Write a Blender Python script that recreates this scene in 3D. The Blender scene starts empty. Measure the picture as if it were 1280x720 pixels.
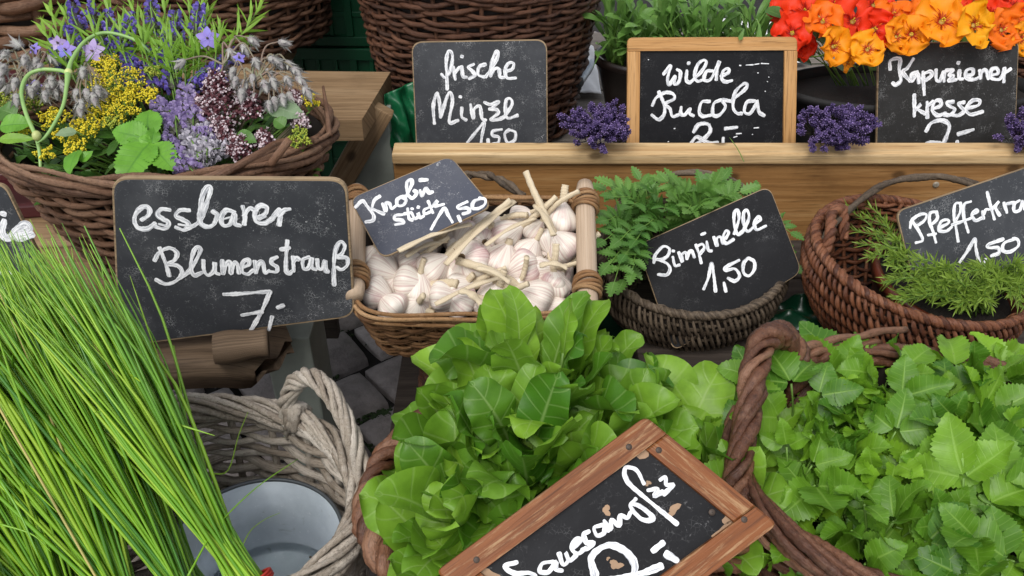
import bpy, bmesh, math, random
import numpy as np
from mathutils import Matrix, Vector

# ------------------------------------------------------------------ camera, sky, sun, exposure
S = bpy.context.scene
COL = S.collection
PITCH, HC, FPX = math.radians(36.0), 1.30, 1067.0
cam_d = bpy.data.cameras.new('camera')
cam_d.sensor_width = 36.0
cam_d.lens = 36.0 * FPX / 1280.0
cam_d.clip_start, cam_d.clip_end = 0.02, 200.0
cam = bpy.data.objects.new('camera', cam_d)
COL.objects.link(cam)
cam.location = (0, 0, HC)
cam.rotation_euler = (math.pi / 2 - PITCH, 0, 0)
S.camera = cam
SUN_EL, SUN_AZ = math.radians(56), math.radians(205)
w = bpy.data.worlds.new('World'); S.world = w; w.use_nodes = True
nt = w.node_tree
bg = nt.nodes['Background']
sky = nt.nodes.new('ShaderNodeTexSky'); sky.sky_type = 'NISHITA'; sky.sun_disc = False
sky.sun_elevation = SUN_EL; sky.sun_rotation = SUN_AZ
hsv = nt.nodes.new('ShaderNodeHueSaturation'); hsv.inputs['Saturation'].default_value = 0.25   # overcast: a grey sky
nt.links.new(sky.outputs['Color'], hsv.inputs['Color'])
nt.links.new(hsv.outputs['Color'], bg.inputs['Color'])
bg.inputs['Strength'].default_value = 0.118
sun_d = bpy.data.lights.new('sun', 'SUN'); sun_d.energy = 1.5; sun_d.angle = math.radians(35); sun_d.color = (1, .97, .92)
sun = bpy.data.objects.new('sun', sun_d); COL.objects.link(sun)
sd = Vector((math.sin(SUN_AZ) * math.cos(SUN_EL), math.cos(SUN_AZ) * math.cos(SUN_EL), math.sin(SUN_EL)))
sun.rotation_euler = sd.to_track_quat('Z', 'Y').to_euler(); sun.location = (0, 0, 4)
vs = S.view_settings
vs.view_transform = 'Standard'; vs.look = 'None'; vs.gamma = 1; vs.use_curve_mapping = False
vs.exposure = 0.84

# ------------------------------------------------------------------ measuring: photo pixel -> point in the place
A3 = np.array
_s, _c = math.sin(PITCH), math.cos(PITCH)
CAM = A3([0, 0, HC]); RT = A3([1., 0, 0]); UPV = A3([0, _s, _c]); FW = A3([0, _c, -_s])
def ray(u, v): return FW + RT * (u - 640) / FPX - UPV * (v - 360) / FPX
def P(u, v, t): return CAM + ray(u, v) * t
def on_z(u, v, z):
    r = ray(u, v); return CAM + r * (z - HC) / r[2]
def on_y(u, v, y):
    r = ray(u, v); return CAM + r * y / r[1]
def nrm(a):
    a = np.asarray(a, float); return a / max(np.linalg.norm(a), 1e-9)
R = random.Random(7)
def U(a, b): return R.uniform(a, b)

# ------------------------------------------------------------------ mesh collecting
NPR = np.random.default_rng(3)
class MB:
    def __init__(s): s.v = []; s.q = []; s.t = []; s.a = []; s.n = 0; s.ng = []
    def add(s, v, quads=None, tris=None, uvr=None, ngons=None):
        v = np.asarray(v, float).reshape(-1, 3); k = len(v)
        if uvr is None: uvr = np.zeros((k, 3))
        uvr = np.asarray(uvr, float)
        if uvr.ndim == 1: uvr = np.tile(uvr, (k, 1))
        s.v.append(v); s.a.append(uvr)
        if quads is not None and len(quads): s.q.append(np.asarray(quads, int) + s.n)
        if tris is not None and len(tris): s.t.append(np.asarray(tris, int) + s.n)
        for g in (ngons or []): s.ng.append([i + s.n for i in g])
        s.n += k
    def build(s, name, mat, parent=None, loc=None, smooth=True):
        v = np.concatenate(s.v)
        if loc is not None: v = v - np.asarray(loc)
        a = np.concatenate(s.a)
        q = np.concatenate(s.q) if s.q else np.zeros((0, 4), int)
        t = np.concatenate(s.t) if s.t else np.zeros((0, 3), int)
        me = bpy.data.meshes.new(name)
        li = np.concatenate([q.ravel(), t.ravel()] + [np.array(g) for g in s.ng]).astype(np.int32)
        sizes = np.concatenate([np.full(len(q), 4), np.full(len(t), 3), np.array([len(g) for g in s.ng], int)]).astype(np.int32)
        st = np.concatenate([[0], np.cumsum(sizes)[:-1]]).astype(np.int32)
        me.vertices.add(len(v)); me.vertices.foreach_set('co', v.astype(np.float32).ravel())
        me.loops.add(len(li)); me.loops.foreach_set('vertex_index', li)
        me.polygons.add(len(sizes)); me.polygons.foreach_set('loop_start', st); me.polygons.foreach_set('loop_total', sizes)
        at = me.attributes.new('uvr', 'FLOAT_VECTOR', 'POINT'); at.data.foreach_set('vector', a.astype(np.float32).ravel())
        me.update(calc_edges=True); me.validate()
        me.polygons.foreach_set('use_smooth', [bool(smooth)] * len(me.polygons))
        me.materials.append(mat)
        o = bpy.data.objects.new(name, me); COL.objects.link(o)
        if parent is not None: o.parent = parent
        return o

def tag(o, label=None, cat=None, group=None, kind=None):
    if label: o['label'] = label
    if cat: o['category'] = cat
    if group: o['group'] = group
    if kind: o['kind'] = kind
    return o
def thing(name, label, cat, loc, group=None, kind=None):
    o = bpy.data.objects.new(name, None); COL.objects.link(o)
    o.empty_display_size = .03
    o.location = tuple(float(x) for x in loc)
    return tag(o, label, cat, group, kind)
def copy_thing(src, M, label, group=None):
    c = src.copy(); COL.objects.link(c); c.matrix_world = M; c['label'] = label
    if group: c['group'] = group
    for ch in src.children:
        d = ch.copy(); COL.objects.link(d); d.parent = c
        for g in ch.children:
            e = g.copy(); COL.objects.link(e); e.parent = d
    return c
def frame_M(loc, z, y=None, sc=1.0):
    """matrix whose local z points along z"""
    z = nrm(z); y = A3([0, 0, 1.]) if y is None else nrm(y)
    if abs(np.dot(z, y)) > .98: y = A3([0, 1., 0.3])
    x = nrm(np.cross(y, z)); y = np.cross(z, x)
    M = Matrix.Identity(4)
    for i in range(3):
        M[i][0], M[i][1], M[i][2], M[i][3] = x[i] * sc, y[i] * sc, z[i] * sc, float(loc[i])
    return M

# ------------------------------------------------------------------ shapes
def smoothpath(pts, n, closed=False):
    p = [A3(x, float) if not isinstance(x, np.ndarray) else x for x in map(lambda q: np.asarray(q, float), pts)]
    k = len(p)
    if k == 2 and not closed: return np.array([p[0] + (p[1] - p[0]) * i / (n - 1) for i in range(n)])
    out = []
    segs = k if closed else k - 1
    for i in range(n):
        x = i / (n if closed else n - 1) * segs
        j = min(int(x), segs - 1); f = x - j
        if closed: a, b, c, d = p[(j - 1) % k], p[j % k], p[(j + 1) % k], p[(j + 2) % k]
        else:
            b, c = p[j], p[j + 1]
            a = p[j - 1] if j > 0 else 2 * b - c
            d = p[j + 2] if j + 2 < k else 2 * c - b
        out.append(.5 * ((2 * b) + (c - a) * f + (2 * a - 5 * b + 4 * c - d) * f * f + (3 * b - a - 3 * c + d) * f ** 3))
    return np.array(out)

def frames(p, closed=False, ref=None):
    n = len(p)
    if closed: t = np.roll(p, -1, 0) - np.roll(p, 1, 0)
    else:
        t = np.empty_like(p); t[1:-1] = p[2:] - p[:-2]; t[0] = p[1] - p[0]; t[-1] = p[-1] - p[-2]
    t /= np.maximum(np.linalg.norm(t, axis=1)[:, None], 1e-12)
    if ref is not None:
        ref = nrm(ref)
        a = np.cross(t, ref); ln = np.linalg.norm(a, axis=1)[:, None]
        if ln.min() > .05:
            a /= ln; return t, a, np.cross(t, a)
    a = np.empty_like(p)
    r0 = A3([0, 0, 1.]) if abs(t[0][2]) < .9 else A3([1., 0, 0])
    x = nrm(np.cross(t[0], r0))
    for i in range(n):
        x = x - t[i] * np.dot(x, t[i]); x = x / max(np.linalg.norm(x), 1e-9); a[i] = x
    return t, a, np.cross(t, a)

def tube(mb, p, rad, ns=6, closed=False, rnd=None, ref=None, flat=1.0, caps=True, u0=0.0, jig=0.):
    p = np.asarray(p, float); n = len(p)
    t, a, b = frames(p, closed, ref)
    rad = np.broadcast_to(np.asarray(rad, float), (n,)) * (1 + jig * NPR.standard_normal(n)) if jig else np.broadcast_to(np.asarray(rad, float), (n,))
    th = np.arange(ns) * 2 * np.pi / ns
    v = p[:, None, :] + rad[:, None, None] * (np.cos(th)[None, :, None] * a[:, None, :] + flat * np.sin(th)[None, :, None] * b[:, None, :])
    d = np.concatenate([[0], np.cumsum(np.linalg.norm(np.diff(p, axis=0), axis=1))]) + u0
    if rnd is None: rnd = R.random()
    rnd = np.broadcast_to(np.asarray(rnd, float), (n,))
    uvr = np.zeros((n, ns, 3)); uvr[:, :, 0] = d[:, None]; uvr[:, :, 1] = (np.arange(ns) / ns)[None, :]; uvr[:, :, 2] = rnd[:, None]
    i = np.arange(n if closed else n - 1)[:, None]; j = np.arange(ns)[None, :]
    i2 = (i + 1) % n; j2 = (j + 1) % ns
    q = np.stack([i * ns + j, i * ns + j2, i2 * ns + j2, i2 * ns + j], -1).reshape(-1, 4)
    ng = None
    if not closed and caps: ng = [list(range(ns))[::-1], [(n - 1) * ns + k for k in range(ns)]]
    mb.add(v, q, uvr=uvr.reshape(-1, 3), ngons=ng)

def rope(mb, p, R0, rs, k=3, turns=10, closed=False, ref=None, ns=6, wob=.12, per=10):
    """k strands laid round each other along p"""
    p = np.asarray(p, float); n = len(p)
    t, a, b = frames(p, closed, ref)
    s = np.arange(n) / (n if closed else n - 1)
    R0 = np.broadcast_to(np.asarray(R0, float), (n,))
    for j in range(k):
        th = 2 * np.pi * (j / k + turns * s) + .25 * np.sin(2 * np.pi * (3 * s + j * .3))
        rr = R0 * (1 + wob * np.sin(2 * np.pi * (s * 5 + R.random())))
        q = p + rr[:, None] * (np.cos(th)[:, None] * a + np.sin(th)[:, None] * b)
        rr2 = rs * (1 + .18 * np.sin(2 * np.pi * (s * 7 + R.random())) + U(-.15, .15))
        if not closed: rr2 = rr2 * (1 - .35 * np.maximum(0, 1 - np.minimum(s, 1 - s) * 12))
        tube(mb, q + NPR.standard_normal((n, 3)) * rs * .035, rr2, ns, closed, jig=.055, rnd=np.clip(R.random() + .2 * np.sin(2 * np.pi * s * 2 + j), 0, 1))

def lathe(mb, M, prof, n=40, rnd=.5, arc=2 * np.pi, sx=1., sy=1.):
    """prof: [(r, z)], M: 4x4 numpy"""
    pr = np.array(prof, float); k = len(pr)
    th = np.arange(n) * arc / n
    v = np.zeros((k, n, 3)); v[:, :, 0] = pr[:, :1] * np.cos(th) * sx; v[:, :, 1] = pr[:, :1] * np.sin(th) * sy; v[:, :, 2] = pr[:, 1:2]
    v = v.reshape(-1, 3) @ M[:3, :3].T + M[:3, 3]
    i = np.arange(k - 1)[:, None]; j = np.arange(n)[None, :]; j2 = (j + 1) % n
    q = np.stack([i * n + j, i * n + j2, (i + 1) * n + j2, (i + 1) * n + j], -1).reshape(-1, 4)
    uvr = np.zeros((k, n, 3)); uvr[:, :, 0] = pr[:, 1:2]; uvr[:, :, 1] = (th / 6.283)[None]; uvr[:, :, 2] = rnd
    mb.add(v, q, uvr=uvr.reshape(-1, 3))

def Mnp(loc, rx=0., ry=0., rz=0.):
    M = Matrix.Translation(Vector([float(x) for x in loc])) @ Matrix.Rotation(rz, 4, 'Z') @ Matrix.Rotation(ry, 4, 'Y') @ Matrix.Rotation(rx, 4, 'X')
    return np.array(M)
def TR(M, pts): return np.asarray(pts, float) @ M[:3, :3].T + M[:3, 3]

def box(mb, M, size, bev=.003, seg=2, cuts=0, rough=0.0, rnd=None):
    bm = bmesh.new(); bmesh.ops.create_cube(bm, size=1)
    bmesh.ops.scale(bm, vec=size, verts=bm.verts)
    ax = int(np.argmax(size))
    if cuts:
        ed = [e for e in bm.edges if abs((e.verts[0].co - e.verts[1].co)[ax]) > size[ax] * .5]
        bmesh.ops.subdivide_edges(bm, edges=ed, cuts=cuts)
    if bev:
        ed = [e for e in bm.edges if e.calc_face_angle(0) > .5]
        bmesh.ops.bevel(bm, geom=ed, offset=min(bev, min(size) * .4), segments=seg, affect='EDGES', profile=.6)
    bm.verts.index_update()
    v = np.array([x.co[:] for x in bm.verts])
    others = [i for i in range(3) if i != ax]
    rnd = R.random() if rnd is None else rnd
    uvr = np.stack([v[:, ax] + rnd * 7, v[:, others[0]] + v[:, others[1]] * 1.0 + rnd * 3, np.full(len(v), rnd)], -1)
    if rough:
        ph = U(0, 9)
        v[:, others[0]] += rough * np.sin(v[:, ax] * 23 + ph) * .5; v[:, others[1]] += rough * np.sin(v[:, ax] * 31 + ph * 2) * .4
    v = TR(M, v)
    if np.linalg.det(M[:3, :3]) < 0: pass
    mb.add(v, uvr=uvr, ngons=[[x.index for x in f.verts] for f in bm.faces]); bm.free()

_ico = None
def ico():
    global _ico
    if _ico is None:
        bm = bmesh.new(); bmesh.ops.create_icosphere(bm, subdivisions=1, radius=1)
        bm.verts.index_update()
        _ico = (np.array([x.co[:] for x in bm.verts]), np.array([[x.index for x in f.verts] for f in bm.faces])); bm.free()
    return _ico
def blob(mb, c, r, axis=None, stretch=1., rnd=None):
    v, f = ico()
    if axis is not None:
        M = np.array(frame_M((0, 0, 0), axis))[:3, :3]
        v = (v * A3([1, 1, stretch])) @ M.T
    mb.add(np.asarray(c) + v * r, tris=f, uvr=A3([0, 0, R.random() if rnd is None else rnd]))

SH = {
    'ovate': lambda s: np.sin(np.pi * np.clip(s, 0, 1) ** .72) ** .8,
    'sorrel': lambda s: np.clip(np.sin(np.pi * np.clip(s * .94 + .06, 0, 1) ** 1.05), 0, 1) ** .55 * (.72 + .28 * s),
    'lance': lambda s: np.sin(np.pi * s ** .8) ** 1.2,
    'strap': lambda s: np.minimum(1, np.minimum(s * 6 + .3, ((1 - s) * 4) ** .7)),
    'spat': lambda s: np.clip(.25 + .75 * s ** 1.3, 0, 1) * np.clip((1 - s) * 5, 0, 1) ** .5,
    'petal': lambda s: np.where(s < .16, .2 + .5 * s, .28 + .72 * np.sin(np.pi * np.clip((s - .16) / .84, 0, 1) * .60) ) * np.clip((1.001 - s) * 6, 0, 1) ** .45,
}
def leaf(mb, base, d, n, L, W, shape='ovate', bend=.5, fold=.3, wave=0., wf=2.5, serr=0., teeth=8, rnd=None, nu=9, nv=4, twist=0., bp=1.3, curl=0.):
    d = nrm(d); n = np.asarray(n, float); n = nrm(n - d * np.dot(n, d)); x = np.cross(d, n)
    if serr: nu = teeth * 2
    s = np.linspace(0, 1, nu + 1)
    ang = bend * s ** bp
    ds = L / nu
    al = np.concatenate([[0], np.cumsum(np.cos(ang[:-1]) * ds)]); no = -np.concatenate([[0], np.cumsum(np.sin(ang[:-1]) * ds)])
    wd = W * SH[shape](s); wd[-1] = W * .02
    t = np.linspace(-1, 1, nv + 1)
    at = np.abs(t)
    ph = U(0, 6.28)
    X = wd[:, None] * t[None, :]
    sh = np.zeros_like(X)
    if serr:
        z = np.where(np.arange(nu + 1) % 2 == 1, 1 + serr, 1 - serr)
        X[:, 0] *= z; X[:, -1] *= z
        sh[:, 0] = sh[:, -1] = np.where(np.arange(nu + 1) % 2 == 1, serr * L * .12, 0)
    Z = fold * (np.sqrt(X * X + (.16 * W) ** 2) - .16 * W) - curl * X * X / max(W, 1e-6) + wave * W * (np.sin(2 * np.pi * wf * s[:, None] + ph + (t > 0)[None, :] * 2.1) * at[None, :] ** 1.6) * np.clip(s * 4, 0, 1)[:, None]
    X = X / math.sqrt(1 + fold * fold)
    ca, sa = np.cos(ang), np.sin(ang)
    nl = n[None] * ca[:, None] + d[None] * sa[:, None]
    dl = d[None] * ca[:, None] - n[None] * sa[:, None]
    if twist:
        tw = twist * s
        xl = x[None] * np.cos(tw)[:, None] + nl * np.sin(tw)[:, None]; nl = nl * np.cos(tw)[:, None] - x[None] * np.sin(tw)[:, None]
    else: xl = np.tile(x, (nu + 1, 1))
    c = np.asarray(base)[None] + al[:, None] * d[None] + no[:, None] * n[None]
    v = c[:, None, :] + X[:, :, None] * xl[:, None, :] + Z[:, :, None] * nl[:, None, :] + sh[:, :, None] * dl[:, None, :]
    m = nv + 1
    i = np.arange(nu)[:, None]; j = np.arange(nv)[None, :]
    q = np.stack([i * m + j, i * m + j + 1, (i + 1) * m + j + 1, (i + 1) * m + j], -1).reshape(-1, 4)
    uvr = np.zeros((nu + 1, m, 3)); uvr[:, :, 0] = s[:, None]; uvr[:, :, 1] = t[None]; uvr[:, :, 2] = R.random() if rnd is None else rnd
    mb.add(v, q, uvr=uvr.reshape(-1, 3))
    return c[-1]

# ------------------------------------------------------------------ materials
def mat(name):
    m = bpy.data.materials.new(name); m.use_nodes = True
    n = m.node_tree.nodes; b = n['Principled BSDF']
    return m, m.node_tree, b
class NT:
    def __init__(s, t): s.t = t
    def n(s, kind, **kw):
        x = s.t.nodes.new('ShaderNode' + kind)
        for k, v in kw.items(): setattr(x, k, v)
        return x
    def l(s, a, b): s.t.links.new(a, b)
    def set(s, sock, val):
        if hasattr(val, 'is_linked') or hasattr(val, 'links'): s.l(val, sock)
        else: sock.default_value = val
    def math(s, op, a, b=0., c=0.):
        x = s.n('Math', operation=op); s.set(x.inputs[0], a); s.set(x.inputs[1], b)
        if op in ('MULTIPLY_ADD', 'SMOOTH_MIN', 'COMPARE'): s.set(x.inputs[2], c)
        return x.outputs[0]
    def mix(s, f, a, b, blend='MIX'):
        x = s.n('Mix', data_type='RGBA', blend_type=blend)
        s.set(x.inputs[0], f); s.set(x.inputs[6], a if hasattr(a, 'links') else (*a, 1)); s.set(x.inputs[7], b if hasattr(b, 'links') else (*b, 1))
        return x.outputs[2]
    def uvr(s):
        a = s.n('Attribute', attribute_name='uvr'); x = s.n('SeparateXYZ'); s.l(a.outputs['Vector'], x.inputs[0])
        return x.outputs[0], x.outputs[1], x.outputs[2]
    def comb(s, a, b, c):
        x = s.n('CombineXYZ')
        for i, q in enumerate((a, b, c)): s.set(x.inputs[i], q)
        return x.outputs[0]
    def noise(s, vec, scale=5., detail=3., rough=.55, dist=0.):
        x = s.n('TexNoise'); s.l(vec, x.inputs['Vector'])
        x.inputs['Scale'].default_value = scale; x.inputs['Detail'].default_value = detail; x.inputs['Roughness'].default_value = rough; x.inputs['Distortion'].default_value = dist
        return x.outputs['Fac']
    def obj(s):
        return s.n('TexCoord').outputs['Object']
    def ramp(s, f, stops):
        x = s.n('ValToRGB'); s.l(f, x.inputs[0]); e = x.color_ramp.elements
        while len(e) < len(stops): e.new(.5)
        for k, (p, c) in enumerate(stops):
            e[k].position = p; e[k].color = (*c, 1) if len(c) == 3 else c
        return x.outputs[0]
    def smooth(s, v, a, b):
        x = s.n('MapRange', interpolation_type='SMOOTHSTEP'); s.l(v, x.inputs[0]); x.inputs[1].default_value = a; x.inputs[2].default_value = b
        return x.outputs[0]
    def bump(s, b, h, strength=.3, dist=.002):
        x = s.n('Bump'); x.inputs['Strength'].default_value = strength; x.inputs['Distance'].default_value = dist
        s.l(h, x.inputs['Height']); s.l(x.outputs[0], b.inputs['Normal'])

def m_leaf(name, c0, c1, vein=(.25, .4, .12), nside=6, rough=.42, trans=.28, veinw=.5, spec=.4, yellow=None, tcol=None):
    m, t, b = mat(name); N = NT(t)
    u, v, r = N.uvr()
    av = N.math('ABSOLUTE', v)
    mid = N.math('SUBTRACT', 1., N.smooth(N.math('ADD', av, N.math('MULTIPLY', u, .06)), .03, .13))
    side = N.math('FRACT', N.math('SUBTRACT', N.math('MULTIPLY', u, float(nside)), N.math('MULTIPLY', av, .9)))
    side = N.math('ABSOLUTE', N.math('SUBTRACT', side, .5))
    side = N.math('SUBTRACT', 1., N.smooth(side, .0, .1))
    vn = N.math('MAXIMUM', mid, N.math('MULTIPLY', side, .55))
    tc = N.obj()
    no = N.noise(tc, 45, 3)
    base = N.mix(r, c0, c1)
    base = N.mix(N.math('MULTIPLY', N.smooth(no, .35, .75), .35), base, tuple(x * .55 for x in c0))
    if yellow:
        base = N.mix(N.math('MULTIPLY', N.smooth(N.math('ADD', r, N.math('MULTIPLY', N.noise(tc, 12, 2), .3)), 1.0, 1.15), .8), base, yellow)
    base = N.mix(N.math('MULTIPLY', vn, veinw), base, vein)
    t.links.new(base, b.inputs['Base Color'])
    b.inputs['Roughness'].default_value = rough; b.inputs['Specular IOR Level'].default_value = spec
    fine = N.noise(tc, 160, 2)
    N.bump(b, N.math('ADD', N.math('MULTIPLY', vn, -.6), N.math('MULTIPLY', fine, .5)), .35, .0015)
    tr = N.n('BsdfTranslucent'); N.l(N.mix(.5, base, tcol or tuple(min(1, x * 1.7) for x in c1)), tr.inputs[0])
    ms = N.n('MixShader'); ms.inputs[0].default_value = trans
    out = t.nodes['Material Output']
    N.l(b.outputs[0], ms.inputs[1]); N.l(tr.outputs[0], ms.inputs[2]); N.l(ms.outputs[0], out.inputs[0])
    return m

def m_wicker(name, cols, rough=.55, spec=.35, streak=.5, mott=.3):
    m, t, b = mat(name); N = NT(t)
    u, v, r = N.uvr()
    f = N.math('ADD', N.math('MULTIPLY', r, .62), N.math('MULTIPLY', N.noise(N.comb(N.math('MULTIPLY', u, 9.), N.math('MULTIPLY', v, 1.5), N.math('MULTIPLY', r, 40.)), 3, 3), .55))
    f = N.math('SUBTRACT', f, .1)
    k = len(cols)
    base = N.ramp(f, [(i / (k - 1), c) for i, c in enumerate(cols)])
    st = N.noise(N.comb(N.math('MULTIPLY', u, 30.), N.math('MULTIPLY', v, 14.), N.math('MULTIPLY', r, 90.)), 2.2, 3, .6)
    base = N.mix(N.math('MULTIPLY', N.smooth(st, .45, .75), streak), base, tuple(x * .35 for x in cols[0]))
    tc = N.obj(); mo = N.noise(tc, 70, 5, .7)
    base = N.mix(N.math('MULTIPLY', N.smooth(mo, .48, .70), mott), base, cols[-1])
    base = N.mix(N.math('MULTIPLY', N.smooth(N.noise(tc, 240, 3, .7), .56, .68), .45), base, tuple(x * .3 for x in cols[0]))
    t.links.new(base, b.inputs['Base Color'])
    b.inputs['Roughness'].default_value = rough; b.inputs['Specular IOR Level'].default_value = spec
    N.bump(b, N.math('ADD', st, mo), .7, .002)
    return m

def m_wood(name, c0, c1, c2, rough=.6, grain=1., knots=False, wear=None, spec=.3, dark=0.):
    """grain runs along u"""
    m, t, b = mat(name); N = NT(t)
    u, v, r = N.uvr()
    co = N.comb(N.math('MULTIPLY', u, 2.2), N.math('MULTIPLY', v, 60. * grain), N.math('MULTIPLY', r, 31.))
    n1 = N.noise(co, 1., 6, .65, .8)
    co2 = N.comb(N.math('MULTIPLY', u, 14.), N.math('MULTIPLY', v, 420. * grain), N.math('MULTIPLY', r, 13.))
    n2 = N.noise(co2, 1., 3, .65)
    base = N.ramp(n1, [(.28, c0), (.5, c1), (.72, c2)])
    base = N.mix(N.math('MULTIPLY', N.smooth(n2, .5, .70), .6), base, tuple(x * .4 for x in c0))
    tc = N.obj(); base = N.mix(N.math('MULTIPLY', N.smooth(N.noise(tc, 7, 5, .65), .5, .78), .4), base, tuple(x * .5 for x in c0))
    if knots:
        vo = N.n('TexVoronoi', voronoi_dimensions='2D'); N.l(N.comb(N.math('MULTIPLY', u, 9.), N.math('MULTIPLY', v, 14.), 0.), vo.inputs['Vector']); vo.inputs['Scale'].default_value = 1.
        pick = N.n('SeparateColor'); N.l(vo.outputs['Color'], pick.inputs[0])
        k = N.math('MULTIPLY', N.math('SUBTRACT', 1., N.smooth(vo.outputs['Distance'], .06, .17)), N.smooth(pick.outputs[0], .62, .66))
        base = N.mix(N.math('MULTIPLY', k, .75), base, tuple(x * .22 for x in c0))
    if wear:
        wv = N.noise(N.comb(N.math('MULTIPLY', u, 14.), N.math('MULTIPLY', v, 160.), N.math('MULTIPLY', r, 57.)), 1., 6, .75)
        base = N.mix(N.math('MULTIPLY', N.smooth(wv, .50, .66), .8), base, wear)
    t.links.new(base, b.inputs['Base Color'])
    b.inputs['Roughness'].default_value = rough; b.inputs['Specular IOR Level'].default_value = spec
    N.bump(b, N.math('ADD', n1, n2), .35, .0012)
    return m

def m_slate(name, base_c=(.030, .032, .037), dust=.5, specks=1., smear=.3, spec=.3):
    m, t, b = mat(name); N = NT(t)
    tc = N.obj()
    big = N.noise(tc, 9, 5, .6)
    base = N.mix(N.math('MULTIPLY', N.smooth(big, .4, .8), dust), base_c, (.115, .117, .125))
    sc = N.noise(tc, 150, 4, .75, 1.5)
    patch = N.smooth(N.noise(tc, 14, 3), .45, .72)
    sp = N.math('MULTIPLY', N.smooth(sc, .60, .68), N.math('MULTIPLY', N.math('ADD', patch, .15), 1.0 * specks))
    # fine hair cracks
    vo = N.n('TexVoronoi', feature='DISTANCE_TO_EDGE'); N.l(tc, vo.inputs['Vector']); vo.inputs['Scale'].default_value = 260
    crk = N.math('MULTIPLY', N.math('SUBTRACT', 1., N.smooth(vo.outputs['Distance'], .0, .06)), N.math('MULTIPLY', N.smooth(N.noise(tc, 30, 4, .7), .52, .66), .5 * specks))
    base = N.mix(N.math('MAXIMUM', sp, crk), base, (.5, .5, .5))
    t.links.new(base, b.inputs['Base Color'])
    sm_ = N.noise(tc, 5, 6, .7, 1.2); base = N.mix(N.math('MULTIPLY', N.smooth(sm_, .52, .8), smear), base, (.20, .205, .215))
    t.links.new(base, b.inputs['Base Color'])
    b.inputs['Roughness'].default_value = .6; b.inputs['Specular IOR Level'].default_value = spec
    N.bump(b, N.noise(tc, 220, 3), .25, .0008)
    return m

def m_paint(name):
    m, t, b = mat(name); N = NT(t)
    u, v, r = N.uvr()
    st = N.noise(N.comb(N.math('MULTIPLY', u, 60.), N.math('MULTIPLY', v, 3.6), N.math('MULTIPLY', r, 50.)), 1., 3, .6)
    ed = N.smooth(N.math('ABSOLUTE', v), .75, 1.0)
    f = N.math('SUBTRACT', N.smooth(st, .34, .56), N.math('MULTIPLY', ed, .12))
    base = N.mix(f, (.34, .35, .38), (.84, .84, .85))
    tc = N.obj(); base = N.mix(N.math('MULTIPLY', N.smooth(N.noise(tc, 90, 4, .7), .50, .70), .5), base, (.30, .31, .34))
    t.links.new(base, b.inputs['Base Color']); b.inputs['Roughness'].default_value = .6
    N.bump(b, st, .12, .0004)
    return m

def m_plain(name, c, rough=.5, metal=0., spec=.5, var=.3, scale=30., c2=None, bump=.15, trans=0.):
    m, t, b = mat(name); N = NT(t)
    u, v, r = N.uvr(); tc = N.obj()
    no = N.noise(tc, scale, 4, .6)
    c2 = c2 or tuple(x * (1 - var * 1.4) for x in c)
    f = N.math('MULTIPLY_ADD', r, .55, N.math('MULTIPLY', N.smooth(no, .3, .7), .45))
    base = N.mix(f, c2, c)
    t.links.new(base, b.inputs['Base Color'])
    b.inputs['Roughness'].default_value = rough; b.inputs['Metallic'].default_value = metal; b.inputs['Specular IOR Level'].default_value = spec
    if bump: N.bump(b, N.noise(tc, scale * 4, 3), bump, .0015)
    if trans:
        tr = N.n('BsdfTranslucent'); N.l(base, tr.inputs[0])
        ms = N.n('MixShader'); ms.inputs[0].default_value = trans
        N.l(b.outputs[0], ms.inputs[1]); N.l(tr.outputs[0], ms.inputs[2]); N.l(ms.outputs[0], t.nodes['Material Output'].inputs[0])
    return m

MT = {}
MT['pine'] = m_wood('pine_board', (.19, .085, .025), (.31, .155, .052), (.42, .245, .10), .6, knots=True)
MT['pine_pale'] = m_wood('pine_batten', (.42, .25, .11), (.56, .38, .19), (.67, .50, .29), .55, knots=True)
MT['bench'] = m_wood('bench_wood', (.15, .09, .045), (.25, .16, .085), (.34, .235, .135), .65, knots=True)
MT['oldwood'] = m_wood('weathered_wood', (.07, .045, .028), (.14, .092, .056), (.22, .15, .095), .75)
MT['greywood'] = m_wood('grey_table_wood', (.10, .085, .07), (.17, .145, .125), (.25, .22, .19), .75)
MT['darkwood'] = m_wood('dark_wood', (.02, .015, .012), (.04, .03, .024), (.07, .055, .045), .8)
MT['honey'] = m_wood('honey_frame_wood', (.34, .16, .05), (.46, .24, .085), (.55, .32, .14), .5, knots=False)
MT['wornframe'] = m_wood('worn_red_frame', (.10, .030, .008), (.18, .056, .014), (.235, .082, .024), .55, wear=(.36, .22, .11))
MT['edgewood'] = m_wood('board_edge_wood', (.16, .11, .06), (.27, .19, .11), (.36, .26, .16), .7)
MT['pole'] = m_wood('pale_pole_wood', (.34, .24, .16), (.46, .34, .24), (.56, .44, .33), .7)
MT['paintwood'] = m_plain('painted_post', (.36, .39, .34), .6, var=.3, scale=14)
MT['slate'] = m_slate('slate')
MT['slate_blue'] = m_slate('slate_bluish', (.045, .050, .072), .35, .6)
MT['slate_dark'] = m_slate('slate_black', (.0085, .0085, .010), .07, .22, .05, .16)
MT['slate_mid'] = m_slate('slate_brownish', (.020, .019, .018), .3, .8, .12, .2)
MT['paint'] = m_paint('white_chalk_paint')
MT['bareboard'] = m_plain('bare_chipped_board', (.36, .23, .14), .8, var=.3, scale=60)
MT['w_brown'] = m_wicker('wicker_brown', [(.045, .020, .011), (.11, .052, .028), (.19, .10, .058), (.28, .17, .105)])
MT['w_dark'] = m_wicker('wicker_dark', [(.022, .010, .006), (.060, .024, .013), (.11, .046, .024), (.17, .08, .045)])
MT['w_back'] = m_wicker('wicker_back', [(.035, .016, .009), (.085, .038, .02), (.14, .068, .037), (.21, .115, .068)])
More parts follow.
